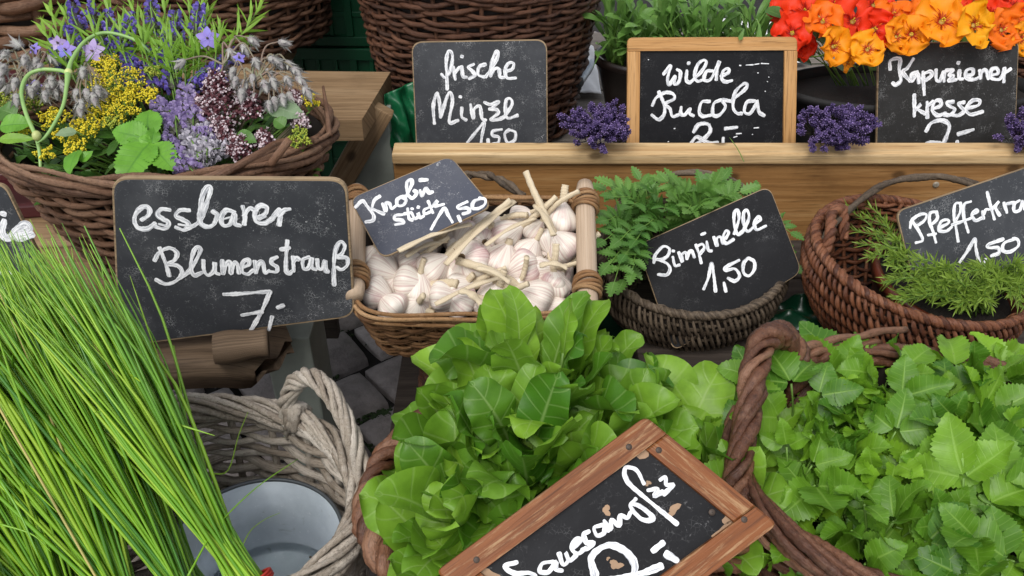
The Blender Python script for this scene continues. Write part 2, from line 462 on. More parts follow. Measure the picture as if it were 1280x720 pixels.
MT['w_grey'] = m_wicker('wicker_grey', [(.19, .145, .105), (.33, .275, .22), (.46, .40, .335), (.56, .51, .45)], .7, streak=.75)
MT['w_honey'] = m_wicker('wicker_honey', [(.16, .075, .028), (.27, .14, .058), (.39, .225, .105), (.52, .34, .19)])
MT['w_honey_d'] = m_wicker('wicker_honey_wall', [(.10, .043, .016), (.18, .085, .034), (.27, .14, .06), (.36, .21, .105)])
MT['w_ash'] = m_wicker('wicker_ash', [(.035, .025, .017), (.085, .060, .040), (.15, .11, .075), (.25, .19, .135)])
MT['w_red'] = m_wicker('wicker_red', [(.045, .014, .007), (.11, .036, .016), (.18, .066, .030), (.27, .115, .058)], .42)
MT['w_rope'] = m_wicker('wicker_rope', [(.035, .013, .008), (.095, .036, .018), (.165, .072, .038), (.28, .155, .095)], .45)
MT['shell_floor'] = m_plain('dark_shell_and_floor', (.022, .013, .009), .9, var=.4)  # dark brown for the added shell that blocks light through the weave
MT['leaf_sorrel'] = m_leaf('sorrel_leaf', (.050, .155, .010), (.225, .405, .035), (.40, .54, .20), 6, .42, .22, .34, spec=.3)
MT['leaf_elder'] = m_leaf('ground_elder_leaf', (.050, .150, .010), (.20, .385, .022), (.28, .46, .085), 8, .45, .2, .45)
MT['leaf_burnet'] = m_leaf('burnet_leaf', (.055, .16, .022), (.15, .30, .055), (.26, .42, .14), 7, .5, .28, .5)
MT['leaf_rucola'] = m_leaf('rucola_leaf', (.07, .17, .025), (.17, .32, .07), (.28, .42, .15), 5, .45, .25, .35)
MT['leaf_mint'] = m_leaf('mint_leaf', (.075, .24, .014), (.17, .40, .035), (.055, .18, .02), 9, .45, .22, .6)
MT['leaf_dark'] = m_leaf('dark_herb_leaf', (.028, .09, .012), (.10, .22, .035), (.15, .26, .07), 6, .45, .2, .35)
MT['leaf_tarragon'] = m_leaf('tarragon_leaf', (.13, .30, .02), (.30, .50, .06), (.30, .50, .10), 4, .45, .3, .3)
MT['leaf_savory'] = m_leaf('savory_needle', (.095, .19, .018), (.28, .40, .06), (.3, .42, .1), 3, .45, .25, .3)
MT['leaf_nast'] = m_leaf('nasturtium_leaf', (.03, .09, .012), (.09, .2, .03), (.2, .3, .1), 6, .45, .2, .3)
MT['leaf_borage'] = m_leaf('borage_leaf', (.10, .17, .08), (.22, .31, .17), (.30, .38, .25), 6, .6, .2, .4)
MT['stem_green'] = m_plain('green_stem', (.17, .32, .05), .5, var=.35, trans=.1)
MT['stem_red'] = m_plain('reddish_hairy_stem', (.20, .12, .10), .6, var=.35, c2=(.17, .19, .10))
MT['scape'] = m_plain('garlic_scape', (.27, .42, .13), .42, var=.2, c2=(.16, .32, .09), scale=12)
MT['scape_knob'] = m_plain('garlic_scape_knob', (.50, .55, .20), .45, var=.2, scale=20)

def m_chive():
    m, t, b = mat('chive_stalk'); N = NT(t)
    u, v, r = N.uvr()
    base = N.ramp(r, [(0, (.05, .17, .016)), (.35, (.13, .31, .014)), (.7, (.24, .43, .02)), (.93, (.31, .47, .035)), (.97, (.45, .48, .08)), (1, (.50, .42, .14))])
    st = N.noise(N.comb(N.math('MULTIPLY', u, 8.), N.math('MULTIPLY', v, 6.), N.math('MULTIPLY', r, 300.)), 1.5, 3)
    base = N.mix(N.math('MULTIPLY', N.smooth(st, .4, .7), .35), base, (.04, .13, .01))
    t.links.new(base, b.inputs['Base Color']); b.inputs['Roughness'].default_value = .36; b.inputs['Specular IOR Level'].default_value = .5
    return m
MT['chive'] = m_chive()
def m_garlic():
    m, t, b = mat('garlic_skin'); N = NT(t)
    u, v, r = N.uvr(); tc = N.obj()
    st = N.noise(N.comb(N.math('MULTIPLY', u, .6), N.math('MULTIPLY', v, 55.), N.math('MULTIPLY', r, 20.)), 1., 3, .6)
    base = N.mix(N.smooth(st, .42, .7), (.74, .68, .60), (.52, .37, .34))
    oi = N.n('ObjectInfo').outputs['Random']
    pk = N.math('MULTIPLY', N.smooth(N.noise(tc, 40, 3), .45, .75), N.math('MULTIPLY', N.smooth(oi, .55, .95), .6))
    base = N.mix(pk, base, (.42, .20, .24))
    base = N.mix(N.math('MULTIPLY', N.smooth(N.noise(tc, 90, 4, .7), .62, .75), .4), base, (.36, .24, .13))
    t.links.new(base, b.inputs['Base Color']); b.inputs['Roughness'].default_value = .45
    b.inputs['Subsurface Weight'].default_value = .0
    N.bump(b, st, .35, .001)
    return m
MT['garlic'] = m_garlic()
MT['garlic_stem'] = m_wood('garlic_stem', (.50, .38, .23), (.64, .53, .37), (.74, .66, .51), .6, grain=2.)
MT['garlic_root'] = m_plain('garlic_root', (.25, .16, .08), .8, var=.5, scale=200)
def m_zinc():
    m, t, b = mat('zinc'); N = NT(t); tc = N.obj()
    n1 = N.noise(tc, 9, 5, .65); n2 = N.noise(tc, 130, 4, .75); n3 = N.noise(tc, 34, 5, .7, .8)
    base = N.mix(N.smooth(n1, .35, .7), (.52, .58, .64), (.38, .43, .49))
    base = N.mix(N.math('MULTIPLY', N.smooth(n2, .62, .70), .6), base, (.74, .76, .78))
    base = N.mix(N.math('MULTIPLY', N.smooth(n3, .60, .72), .5), base, (.22, .24, .25))
    t.links.new(base, b.inputs['Base Color']); b.inputs['Metallic'].default_value = .3
    rg = N.math('MULTIPLY_ADD', n3, .4, .22); t.links.new(rg, b.inputs['Roughness'])
    N.bump(b, N.math('ADD', n1, N.math('MULTIPLY', n3, .4)), .2, .002)
    return m
MT['zinc'] = m_zinc()
def m_water():
    m, t, b = mat('water'); N = NT(t)
    b.inputs['Base Color'].default_value = (.9, .94, .93, 1); b.inputs['Transmission Weight'].default_value = 1; b.inputs['Roughness'].default_value = .02; b.inputs['IOR'].default_value = 1.33
    N.bump(b, N.noise(N.obj(), 30, 2), .12, .002)
    return m
MT['water'] = m_water()
MT['zinc_rim'] = m_plain('zinc_rim', (.12, .13, .14), .45, metal=.5, var=.3)
MT['pot_brown'] = m_plain('brown_plastic', (.018, .011, .009), .38, var=.3, scale=6, bump=.03)
MT['pot_black'] = m_plain('black_plastic', (.008, .007, .007), .7, var=.3, scale=6, bump=.03)
MT['pot_terra'] = m_plain('red_brown_plastic', (.13, .03, .015), .33, var=.3, scale=8, bump=.05)
MT['crate_green'] = m_plain('green_plastic', (.006, .085, .035), .4, var=.25, scale=8, bump=.03)
MT['crate_red'] = m_plain('red_plastic', (.06, .008, .010), .45, var=.25, scale=8, bump=.03)
MT['bag_green'] = m_plain('green_film', (.012, .20, .07), .3, var=.4, scale=14, bump=.3, c2=(.004, .08, .03), trans=.15)
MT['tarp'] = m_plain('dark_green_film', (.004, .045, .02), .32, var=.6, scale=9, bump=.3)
MT['soil'] = m_plain('soil', (.02, .014, .010), .95, var=.6, scale=120, bump=.6)
MT['rubber'] = m_plain('red_rubber', (.45, .03, .02), .5, var=.2)
MT['lavender'] = m_plain('lavender_flower', (.105, .06, .20), .75, var=.6, scale=220, c2=(.016, .010, .045), bump=.3)
MT['lav_tip'] = m_plain('lavender_petal', (.27, .18, .42), .7, var=.5)
MT['calyx_dark'] = m_plain('dark_purple_calyx', (.085, .065, .07), .75, var=.5, c2=(.05, .065, .03))
MT['hyssop'] = m_plain('hyssop_flower', (.27, .21, .66), .6, var=.35, c2=(.15, .10, .48), trans=.2)
MT['calyx'] = m_plain('grey_calyx', (.12, .13, .07), .7, var=.5, c2=(.06, .055, .05))
MT['lilac'] = m_plain('lilac_flower', (.50, .41, .64), .6, var=.3, c2=(.30, .21, .46), trans=.2)
MT['lilac_pale'] = m_plain('pale_lilac_flower', (.66, .62, .68), .6, var=.25, c2=(.40, .38, .42), trans=.15)
MT['oregano'] = m_plain('oregano_calyx', (.10, .022, .030), .7, var=.5, c2=(.035, .008, .012))
MT['white_petal'] = m_plain('white_floret', (.72, .60, .63), .6, var=.2, trans=.2)
MT['yellow'] = m_plain('yellow_floret', (.84, .72, .04), .6, var=.25, c2=(.62, .48, .01), trans=.2)
MT['yellowgreen'] = m_plain('yellow_green_floret', (.42, .46, .05), .6, var=.3, c2=(.24, .32, .03), trans=.15)
MT['borage_bud'] = m_plain('borage_bud', (.40, .41, .36), .8, var=.35, c2=(.19, .14, .17), scale=120)
MT['hair'] = m_plain('plant_hair', (.80, .80, .78), .7, var=.2, trans=.3)
MT['borage_blue'] = m_plain('borage_petal', (.17, .17, .62), .55, var=.3, c2=(.30, .20, .55), trans=.2)
def m_nast(name, c, dark, thr):
    m, t, b = mat(name); N = NT(t)
    u, v, r = N.uvr(); tc = N.obj()
    oi = N.n('ObjectInfo').outputs['Random']
    st = N.noise(N.comb(N.math('MULTIPLY', u, 1.2), N.math('MULTIPLY', v, 7.), N.math('MULTIPLY', r, 30.)), 1., 2)
    lim = N.math('MULTIPLY_ADD', N.math('SUBTRACT', st, .5), 1.1, thr)
    f = N.math('MULTIPLY', N.math('SUBTRACT', 1., N.smooth(N.math('SUBTRACT', u, lim), -.03, .05)), N.smooth(r, .05, .15))
    base = N.mix(N.math('MULTIPLY', oi, .6), c, (c[0], c[1] * .55, c[2]))
    vein = N.noise(N.comb(N.math('MULTIPLY', u, 1.5), N.math('MULTIPLY', v, 14.), r), 1., 2)
    base = N.mix(N.math('MULTIPLY', N.smooth(vein, .5, .7), .35), base, (c[0] * .9, c[1] * .55, c[2] * .5))
    base = N.mix(f, base, dark)
    t.links.new(base, b.inputs['Base Color']); b.inputs['Roughness'].default_value = .5; b.inputs['Specular IOR Level'].default_value = .25
    N.bump(b, vein, .4, .001)
    tr = N.n('BsdfTranslucent'); N.l(base, tr.inputs[0]); ms = N.n('MixShader'); ms.inputs[0].default_value = .25
    N.l(b.outputs[0], ms.inputs[1]); N.l(tr.outputs[0], ms.inputs[2]); N.l(ms.outputs[0], t.nodes['Material Output'].inputs[0])
    return m
MT['n_yellow'] = m_nast('nasturtium_yellow', (.84, .37, .006), (.38, .02, .006), .17)
MT['n_orange'] = m_nast('nasturtium_orange', (.82, .19, .005), (.45, .03, .006), .12)
MT['n_red'] = m_nast('nasturtium_red', (.74, .045, .006), (.30, .008, .006), .12)
MT['sepal'] = m_plain('nasturtium_sepal', (.55, .33, .05), .5, var=.3)
def m_cobble():
    m, t, b = mat('cobble_stone'); N = NT(t)
    u, v, r = N.uvr(); tc = N.obj()
    n1 = N.noise(tc, 28, 5, .65); n2 = N.noise(tc, 180, 4, .7)
    base = N.mix(r, (.21, .185, .178), (.34, .305, .295))
    base = N.mix(N.math('MULTIPLY', N.smooth(n1, .35, .7), .5), base, (.08, .068, .065))
    base = N.mix(N.math('MULTIPLY', N.smooth(n2, .55, .8), .35), base, (.30, .28, .27))
    t.links.new(base, b.inputs['Base Color']); b.inputs['Roughness'].default_value = .62; b.inputs['Specular IOR Level'].default_value = .4
    N.bump(b, N.math('ADD', n1, N.math('MULTIPLY', n2, .3)), .7, .008)
    return m
MT['cobble'] = m_cobble()
MT['joint'] = m_plain('joint_dirt', (.022, .018, .015), .95, var=.6, scale=60, bump=.6)
MT['moss'] = m_plain('moss', (.03, .06, .015), .95, var=.5, scale=80, bump=.6)
MT['nail'] = m_plain('rusty_nail', (.07, .045, .03), .6, var=.5, scale=200)
MT['metal'] = m_plain('screw_metal', (.42, .36, .28), .5, metal=.1, var=.5, scale=120)
MT['white_cloth'] = m_plain('white_cloth', (.75, .75, .76), .8, var=.12)
MT['cord'] = m_wicker('willow_binding', [(.13, .055, .02), (.24, .115, .045), (.34, .19, .085), (.42, .27, .14)])

# ================================================================== THE SETTING
def structure(name, o): o['kind'] = 'structure'; return o
mb = MB()
g = 40.
mb.add([(-g, -g, 0), (g, -g, 0), (g, g, 0), (-g, g, 0)], quads=[[0, 1, 2, 3]])
structure('ground', mb.build('ground', MT['joint']))
mb = MB()
SP = .145
ca, sa = math.cos(math.radians(38)), math.sin(math.radians(38))
for i in range(-24, 30):
    for j in range(-24, 30):
        cx = (i + (.5 if j % 2 else 0) * .6) * SP + U(-.006, .006); cy = j * SP + U(-.006, .006)
        x, y = ca * cx - sa * cy, sa * cx + ca * cy + .9
        if not (-1.6 < x < 1.9 and -.1 < y < 3.6): continue
        hx, hy = SP / 2 - U(.003, .008), SP / 2 - U(.003, .008)
        yaw = math.radians(38) + U(-.07, .07)
        M = Mnp((x, y, .012 + U(-.004, .006)), U(-.03, .03), U(-.03, .03), yaw)
        k = 7
        gx = A3([-1, -.94, -.55, 0, .55, .94, 1])
        X, Y = np.meshgrid(gx, gx, indexing='ij')
        d = np.maximum(np.abs(X), np.abs(Y))
        # slightly rounded corners and a domed top
        cr = 1 - .07 * (np.abs(X) * np.abs(Y)) ** 3
        jx = np.array([U(-.05, .05) for _ in range(4)])
        Z = .012 * (1 - d ** 6) + .006 * np.sin(3 * X + U(0, 6)) * np.cos(2.5 * Y + U(0, 6)) * (1 - d ** 6) - .03 * (d > .99)
        px = X * hx * cr * (1 + jx[0] * Y); py = Y * hy * cr * (1 + jx[1] * X)
        v = np.stack([px, py, Z], -1).reshape(-1, 3)
        a = np.arange(k - 1)[:, None]; b = np.arange(k - 1)[None]
        q = np.stack([a * k + b, (a + 1) * k + b, (a + 1) * k + b + 1, a * k + b + 1], -1).reshape(-1, 4)
        mb.add(TR(M, v), q, uvr=A3([x, y, R.random()]))
structure('cobblestone_pavement', mb.build('cobblestone_pavement', MT['cobble']))
mb = MB()
for k in range(900):   # moss tufts in a few joints
    c = on_z(*R.choice([(415, 420), (405, 426), (398, 418), (470, 520), (455, 565), (385, 470)]), 0.012) + A3([R.gauss(0, .025), R.gauss(0, .012), 0])
    blob(mb, c, U(.002, .005))
o = mb.build('moss', MT['moss']); tag(o, 'green moss growing in the joints between grey cobblestones', 'moss', kind='stuff')

# ================================================================== TABLES, BENCHES, CRATES
def part_box(name, parent, loc, M, size, mt, **kw):
    m = MB(); box(m, M, size, **kw); return m.build(name, mt, parent, loc, smooth=False)

# display box with the long pine front board
FY = 1.435
L0 = on_y(490, 190, FY)[0]
loc = (L0, FY, 0)
t = thing('display_table', 'pine display table with a knotty golden front board and pale top batten', 'table', loc)
XR = 1.9
part_box('front_board', t, loc, Mnp(((L0 + XR) / 2, FY + .012, .430)), (XR - L0, .024, .235), MT['pine'], bev=.003)
part_box('top_batten', t, loc, Mnp(((L0 + XR) / 2 , FY + .014, .5605), .05), (XR - L0, .046, .022), MT['pine_pale'], bev=.004)
for i in range(7):
    part_box('table_plank', t, loc, Mnp(((L0 + XR) / 2 + .03, FY + .10 + i * .143, .425 + U(-.002, .002))), (XR - L0 + .1, .138, .028), MT['greywood'], bev=.003, rough=.002, cuts=30)
for x in (L0 + .06, XR - .3):
    for y in (FY + .06, FY + .9):
        part_box('leg', t, loc, Mnp((x, y, .205)), (.06, .06, .41), MT['greywood'], bev=.004)
for (u, v) in ((1170, 231), (707, 241), (520, 300)):
    m = MB(); c = on_y(u, v, FY - .001); M = Mnp(c, math.pi / 2)
    lathe(m, M, [(0, .002), (.004, .002), (.0055, .0015), (.0062, 0), (.0062, -.003)], 16)
    m.build('screw', MT['metal'], t, loc)

# bench on the left that carries the flower basket and boards
ZB = .50
e0 = on_z(338, 452, ZB)
loc = (e0[0] - .4, 1.1, 0)
t = thing('rustic_bench', 'rough brown bench of old planks under the flower basket, its right end frayed', 'bench', loc)
def plank_end(name, x1, y0, y1, z, th, mt, jag):
    """plank whose right end is broken and rounded"""
    m = MB(); n = 26; k = 10
    x0 = -1.7
    xs = np.concatenate([np.linspace(x0, x1 - .25, 14), np.linspace(x1 - .23, x1, n - 14)])
    rows = []
    for j in range(k + 1):
        f = j / k
        for zz in (0, 1):
            pass
    prof = []
    for j in range(k + 1): prof.append((y0 + (y1 - y0) * j / k, z))
    for j in range(k + 1): prof.append((y1 - (y1 - y0) * j / k, z - th))
    prof = np.array(prof); c = prof.mean(0)
    V = []; A = []
    for a, x in enumerate(xs):
        e = max(0, (x - (x1 - .07)) / .07)
        sc = 1 - .5 * e ** 3
        for b, (yy, zz) in enumerate(prof):
            dy, dz = yy - c[0], zz - c[1]
            r = .0035 * math.sin(yy * 60 + x * 7) + .003 * math.sin(yy * 170 + 1 + x * 3) * (1 + 2 * e) + .002 * math.sin(x * 40 + yy * 20)
            xx = x + (e ** 2) * (jag * (math.sin(yy * 40) * .35 + math.sin(yy * 120 + 2) * .15 - ((yy - c[0]) / (y1 - y0)) ** 2 * 1.5))
            V.append((xx, c[0] + dy * (1 - .12 * e ** 3), c[1] + dz * sc + r)); A.append((x, yy + zz, .3))
    pn = len(prof)
    i = np.arange(n - 1)[:, None]; j = np.arange(pn)[None]; j2 = (j + 1) % pn
    q = np.stack([i * pn + j, (i + 1) * pn + j, (i + 1) * pn + j2, i * pn + j2], -1).reshape(-1, 4)
    m.add(V, q, uvr=np.array(A), ngons=[[(n - 1) * pn + b for b in range(pn)]])
    return m.build(name, mt, t, loc, smooth=True)
plank_end('seat_plank', e0[0], e0[1] - .01, e0[1] + .145, ZB, .044, MT['oldwood'], .03)
plank_end('seat_plank', e0[0] - .06, e0[1] + .15, e0[1] + .30, ZB + .004, .044, MT['bench'], .01)
plank_end('seat_plank', e0[0] - .05, e0[1] + .305, e0[1] + .47, ZB + .003, .044, MT['bench'], .01)
m = MB()
lg = smoothpath([on_z(268, 436, ZB + .028), on_z(335, 428, ZB + .026)], 14)
tube(m, lg, .025 + .0025 * np.sin(np.arange(14) * .45), 14, flat=.8); m.build('log_stub', MT['oldwood'], t, loc)
part_box('leg', t, loc, Mnp((e0[0] - .01, e0[1] + .16, .227)), (.075, .10, .452), MT['paintwood'], bev=.004)
part_box('leg', t, loc, Mnp((-1.2, e0[1] + .2, .227)), (.075, .10, .452), MT['paintwood'], bev=.004)
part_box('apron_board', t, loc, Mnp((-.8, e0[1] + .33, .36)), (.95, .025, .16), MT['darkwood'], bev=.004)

# taller bench behind it
ZC = .62
c0 = on_z(440, 158, ZC); c1 = on_z(487, 88, ZC)
loc = (c0[0] - .2, c0[1] + .2, 0)
t = thing('wooden_stand', 'tall stand with light brown plank top, diagonal brace and pale green post', 'stand', loc)
wx = -.335
m = MB(); q = [on_z(300, 152, ZC), on_z(452, 150, ZC), on_z(488, 90, ZC), on_z(330, 88, ZC)]
V = [A3(p) + A3([0, 0, dz]) for dz in (0, -.042) for p in q]
L = A3([(x[0], x[1] + x[2], .4) for x in V])
m.add(V, uvr=L, quads=[[0, 1, 2, 3], [7, 6, 5, 4], [0, 4, 5, 1], [1, 5, 6, 2], [2, 6, 7, 3], [3, 7, 4, 0]])
o = m.build('stand_top', MT['bench'], t, loc, smooth=False)
for i in range(2):
    part_box('stand_top_plank', t, loc, Mnp((-1.0, 1.58 + i * .235, ZC - .0215 - .002)), (1.0, .23, .042), MT['bench'], bev=.003)
part_box('post', t, loc, Mnp((on_y(468, 190, 1.62)[0], 1.62, .29)), (.085, .07, .575), MT['paintwood'], bev=.004)
part_box('post', t, loc, Mnp((-1.3, 1.7, .29)), (.085, .07, .575), MT['paintwood'], bev=.004)
m = MB(); a, b = on_y(478, 134, 1.575), on_y(418, 240, 1.575)
d = nrm(b - a); ln = np.linalg.norm(b - a)
M = np.array(frame_M((a + b) / 2, d, (0, 1, 0)))
box(m, M, (.05, .03, ln), bev=.003); m.build('brace', MT['bench'], t, loc, smooth=False)

# low dark shelf under the middle row and crate under the garlic
loc = (.75, 1.2, 0)
t = thing('low_shelf', 'low dark plank shelf carrying the round herb baskets in the middle row', 'shelf', loc)
for i in range(3):
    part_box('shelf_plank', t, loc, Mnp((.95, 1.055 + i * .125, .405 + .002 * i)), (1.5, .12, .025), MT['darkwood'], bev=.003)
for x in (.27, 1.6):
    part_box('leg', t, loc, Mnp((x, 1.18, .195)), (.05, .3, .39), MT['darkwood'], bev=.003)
loc = (-.05, 1.12, 0)
t = thing('wooden_crate', 'dark slatted wooden crate on the cobbles, under the upturned wicker basket', 'crate', loc)
for k in range(3):
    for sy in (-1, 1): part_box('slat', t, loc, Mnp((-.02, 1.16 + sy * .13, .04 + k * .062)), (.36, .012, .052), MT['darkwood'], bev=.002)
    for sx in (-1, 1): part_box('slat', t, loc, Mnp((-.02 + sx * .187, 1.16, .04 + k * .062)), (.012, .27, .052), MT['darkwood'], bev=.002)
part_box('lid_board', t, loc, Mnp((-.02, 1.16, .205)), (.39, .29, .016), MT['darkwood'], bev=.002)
# pallet under the front row
loc = (.2, .6, 0)
t = thing('wooden_pallet', 'grey weathered slatted pallet on the cobbles under the three front baskets', 'pallet', loc)
for i in range(6):
    part_box('pallet_slat', t, loc, Mnp((.2, .36 + i * .108, .165)), (2.0, .085, .022), MT['greywood'], bev=.003, cuts=20, rough=.003)
for x in (-.7, .2, 1.1): part_box('bearer', t, loc, Mnp((x, .62, .077)), (.09, .66, .153), MT['greywood'], bev=.004)

# plastic crates in the background
def crate(name, label, M, sx, sy, sz, mt, nx, nz, gap=.55, solid=False):
    loc = M[:3, 3]
    t = thing(name, label, 'crate', loc)
    th = .008
    for face in range(4):
        m = MB(); ln = sx if face % 2 == 0 else sy; off = sy / 2 if face % 2 == 0 else sx / 2
        F = M @ Mnp((0, 0, 0), 0, 0, face * math.pi / 2) @ Mnp((0, -off, 0))
        n = nx if face % 2 == 0 else max(3, int(nx * sy / sx))
        box(m, F @ Mnp((0, 0, sz - .015)), (ln, .02, .03), bev=.003); box(m, F @ Mnp((0, 0, .012)), (ln, .014, .024), bev=.003)
        if solid: box(m, F @ Mnp((0, .004, sz / 2)), (ln, .004, sz - .02), bev=0)
        for i in range(n + 1): box(m, F @ Mnp((-ln / 2 + ln * i / n, 0, sz / 2)), (.010 if i % 3 else .018, .010 if i % 3 else .016, sz - .05), bev=.001, seg=1)
        for k in range(1, nz): box(m, F @ Mnp((0, .002, .02 + (sz - .05) * k / nz)), (ln - .01, .007, .012), bev=.001, seg=1)
        m.build('side_wall', mt, t, loc, smooth=False)
    m = MB(); box(m, M @ Mnp((0, 0, .006)), (sx - .012, sy - .012, .008), bev=0); m.build('crate_floor', mt, t, loc, smooth=False)
    return t
cx = on_y(437, 60, 2.02)[0]
for k in range(3):
    crate('plastic_crate', ['dark green plastic crate, lowest of the stack behind the stand', 'dark green plastic crate in the middle of the stack behind the stand', 'dark green plastic crate, topmost of the stack behind the stand'][k],
          Mnp((cx - .08, 2.22, .1 + k * .225), 0, 0, -.05), .36, .34, .22, MT['crate_green'], 8, 3, solid=True)
crate('plastic_crate', 'bright green perforated plastic crate standing on end beside the dark wicker basket', Mnp((cx + .175, 2.18, .36), 0, 0, -1.15), .38, .10, .62, MT['crate_green'], 22, 12)
crate('plastic_crate', 'dark red lattice plastic crate behind the cut off slate on the bench', Mnp((on_y(15, 255, 1.38)[0] - .12, 1.42, ZB + .006), 0, 0, .12), .42, .26, .17, MT['crate_red'], 5, 2)

# ================================================================== BASKETS
def ring(rx, ry, p, n, ph=0.):
    th = np.linspace(0, 2 * np.pi, 720, endpoint=False)
    c, s = np.cos(th), np.sin(th)
    x = rx * np.sign(c) * np.abs(c) ** (2 / p); y = ry * np.sign(s) * np.abs(s) ** (2 / p)
    xc = np.append(x, x[0]); yc = np.append(y, y[0])
    d = np.concatenate([[0], np.cumsum(np.hypot(np.diff(xc), np.diff(yc)))])
    q = (np.arange(n) / n + ph) % 1 * d[-1]
    X = np.interp(q, d, xc); Y = np.interp(q, d, yc)
    tx = np.roll(X, -1) - np.roll(X, 1); ty = np.roll(Y, -1) - np.roll(Y, 1); ln = np.hypot(tx, ty)
    return X, Y, ty / ln, -tx / ln, d[-1]
def prof_r(f, rx, ry, bx, by, bulge, pw):
    b = bulge * math.sin(math.pi * min(1, max(0, f)))
    return rx + (bx - rx) * f ** pw + b, ry + (by - ry) * f ** pw + b
def weave(m, M, H, rx, ry, bx, by, p=2., bulge=0., pw=1., rows=20, nst=31, rs=.004, amp=.004, skip=0, ns=6, wob=.0012, top=0., pair=False, stakes=True, srs=None):
    ax = M[:3, 2]
    for i in range(rows):
        f = top + (1 - top) * (i + .5) / rows
        a, b = prof_r(f, rx, ry, bx, by, bulge, pw)
        n = nst * 5
        X, Y, nx, ny, per = ring(a, b, p, n)
        th = np.arange(n) / n
        par = (i // 2 if pair else i) % 2
        off = amp * np.cos(np.pi * nst * th + np.pi * par) + .3 * amp * np.sin(2 * np.pi * (th * 3 + R.random()))
        z = -H * f + wob * np.sin(2 * np.pi * (th * 4 + R.random())) + wob * np.sin(2 * np.pi * (th * 11 + R.random()))
        r = rs * (1 + .16 * np.sin(2 * np.pi * (th * R.randint(1, 4) + R.random()))) * U(.88, 1.1)
        cut = sorted(R.random() for _ in range(3)); vals = [R.random() for _ in range(4)]
        rn = np.array([vals[sum(x > c for c in cut) % 3] for x in th])
        tube(m, TR(M, np.stack([X + nx * off, Y + ny * off, z], -1)), r, ns, True, rnd=rn, ref=ax, jig=.07)
    if stakes:
        for k in range(nst):
            pts = []
            for j in range(9):
                f = j / 8
                a, b = prof_r(f, rx, ry, bx, by, bulge, pw)
                X, Y, nx, ny, per = ring(a, b, p, nst)
                pts.append((X[k], Y[k], -H * f))
            tube(m, TR(M, np.array(pts)), (srs or rs) * .95, 5, rnd=R.random())
def strokes(m, M, H, rx, ry, bx, by, bulge, pw, rows, n, rs, lean=.9, top=0., out=.006):
    """slanting wale strokes, the look of a fitched willow bowl"""
    for i in range(rows):
        f0 = top + (1 - top) * i / rows; f1 = top + (1 - top) * (i + 1.25) / rows
        for k in range(n):
            th0 = 2 * math.pi * (k + .5 * (i % 2)) / n + U(-.006, .006); th1 = th0 + lean * 2 * math.pi / n * (1 if i % 2 == 0 else 1)
            pts = []; rr = []
            for j in range(7):
                g = j / 6; f = f0 + (f1 - f0) * g; th = th0 + (th1 - th0) * g
                a, b = prof_r(min(f, 1.05), rx, ry, bx, by, bulge, pw)
                o = out * (math.sin(math.pi * (g * .9 + .05)) - .45)
                pts.append(((a + o) * math.cos(th), (b + o) * math.sin(th), -H * f)); rr.append(rs * (.62 + .38 * math.sin(math.pi * g)) * 1.0)
            tube(m, TR(M, np.array(pts)), np.array(rr) * U(.85, 1.12), 6, rnd=R.random())
def shell_floor(m, M, H, rx, ry, bx, by, p, bulge, pw, inset):  # dark shell added inside the weave for occlusion, plus the basket floor
    n = 64; V = []
    if inset is None:
        a, b = prof_r(1, rx, ry, bx, by, bulge, pw); X, Y, *_ = ring(a, b, p, n)
        m.add(TR(M, np.stack([X, Y, np.full(n, -H)], -1)), ngons=[list(range(n))], uvr=A3([0, 0, .5])); return
    fs = np.linspace(.03, 1, 8)
    for f in fs:
        a, b = prof_r(f, rx, ry, bx, by, bulge, pw); X, Y, *_ = ring(a - inset, b - inset, p, n)
        V.append(np.stack([X, Y, np.full(n, -H * f)], -1))
    V = np.concatenate(V); k = len(fs)
    i = np.arange(k - 1)[:, None]; j = np.arange(n)[None]; j2 = (j + 1) % n
    q = np.stack([i * n + j, i * n + j2, (i + 1) * n + j2, (i + 1) * n + j], -1).reshape(-1, 4)
    m.add(TR(M, V), q, ngons=[[(k - 1) * n + a for a in range(n)]], uvr=A3([0, 0, .5]))
def rim_path(M, rx, ry, p, n, dz=0., out=0.):
    X, Y, nx, ny, _ = ring(rx, ry, p, n); return TR(M, np.stack([X + nx * out, Y + ny * out, np.full(n, dz)], -1))
def rimpt(M, rx, ry, deg, dz=0., k=1.):
    a = math.radians(deg); return TR(M, [[rx * k * math.cos(a), ry * k * math.sin(a), dz]])[0]

BASK = {}
def basket(key, name, label, M, H, rx, ry, bx, by, mt, p=2., bulge=0., pw=1., rows=20, nst=31, rs=.004, amp=.004, rim=None, style='weave', inset=.006, n=44, out=.006, lean=.9, **kw):
    loc = TR(M, [[0, 0, -H]])[0]
    t = thing(name, label, 'basket', loc)
    m = MB()
    if style == 'weave': weave(m, M, H, rx, ry, bx, by, p, bulge, pw, rows, nst, rs, amp, **kw)
    else:
        strokes(m, M, H, rx, ry, bx, by, bulge, pw, rows, n, rs, lean, .02, out)
        weave(m, M, H * .96, rx - .007, ry - .007, bx - .006, by - .006, p, bulge, pw, 15, 34, .0036, .0035)
    m.build('woven_wall', mt, t, loc)
    m = MB(); shell_floor(m, M, H, rx, ry, bx, by, p, bulge, pw, inset); m.build('occlusion_shell' if inset is not None else 'basket_floor', MT['shell_floor'], t, loc)
    if rim:
        m = MB()
        for (R0, r1, k, turns, dz, o) in rim:
            rope(m, rim_path(M, rx, ry, p, 420, dz, o), R0, r1, k, turns, True, ref=M[:3, 2])
        m.build('rim', rim_mat or mt, t, loc)
    BASK[key] = (t, M, loc, rx, ry)
    return t, loc
rim_mat = None

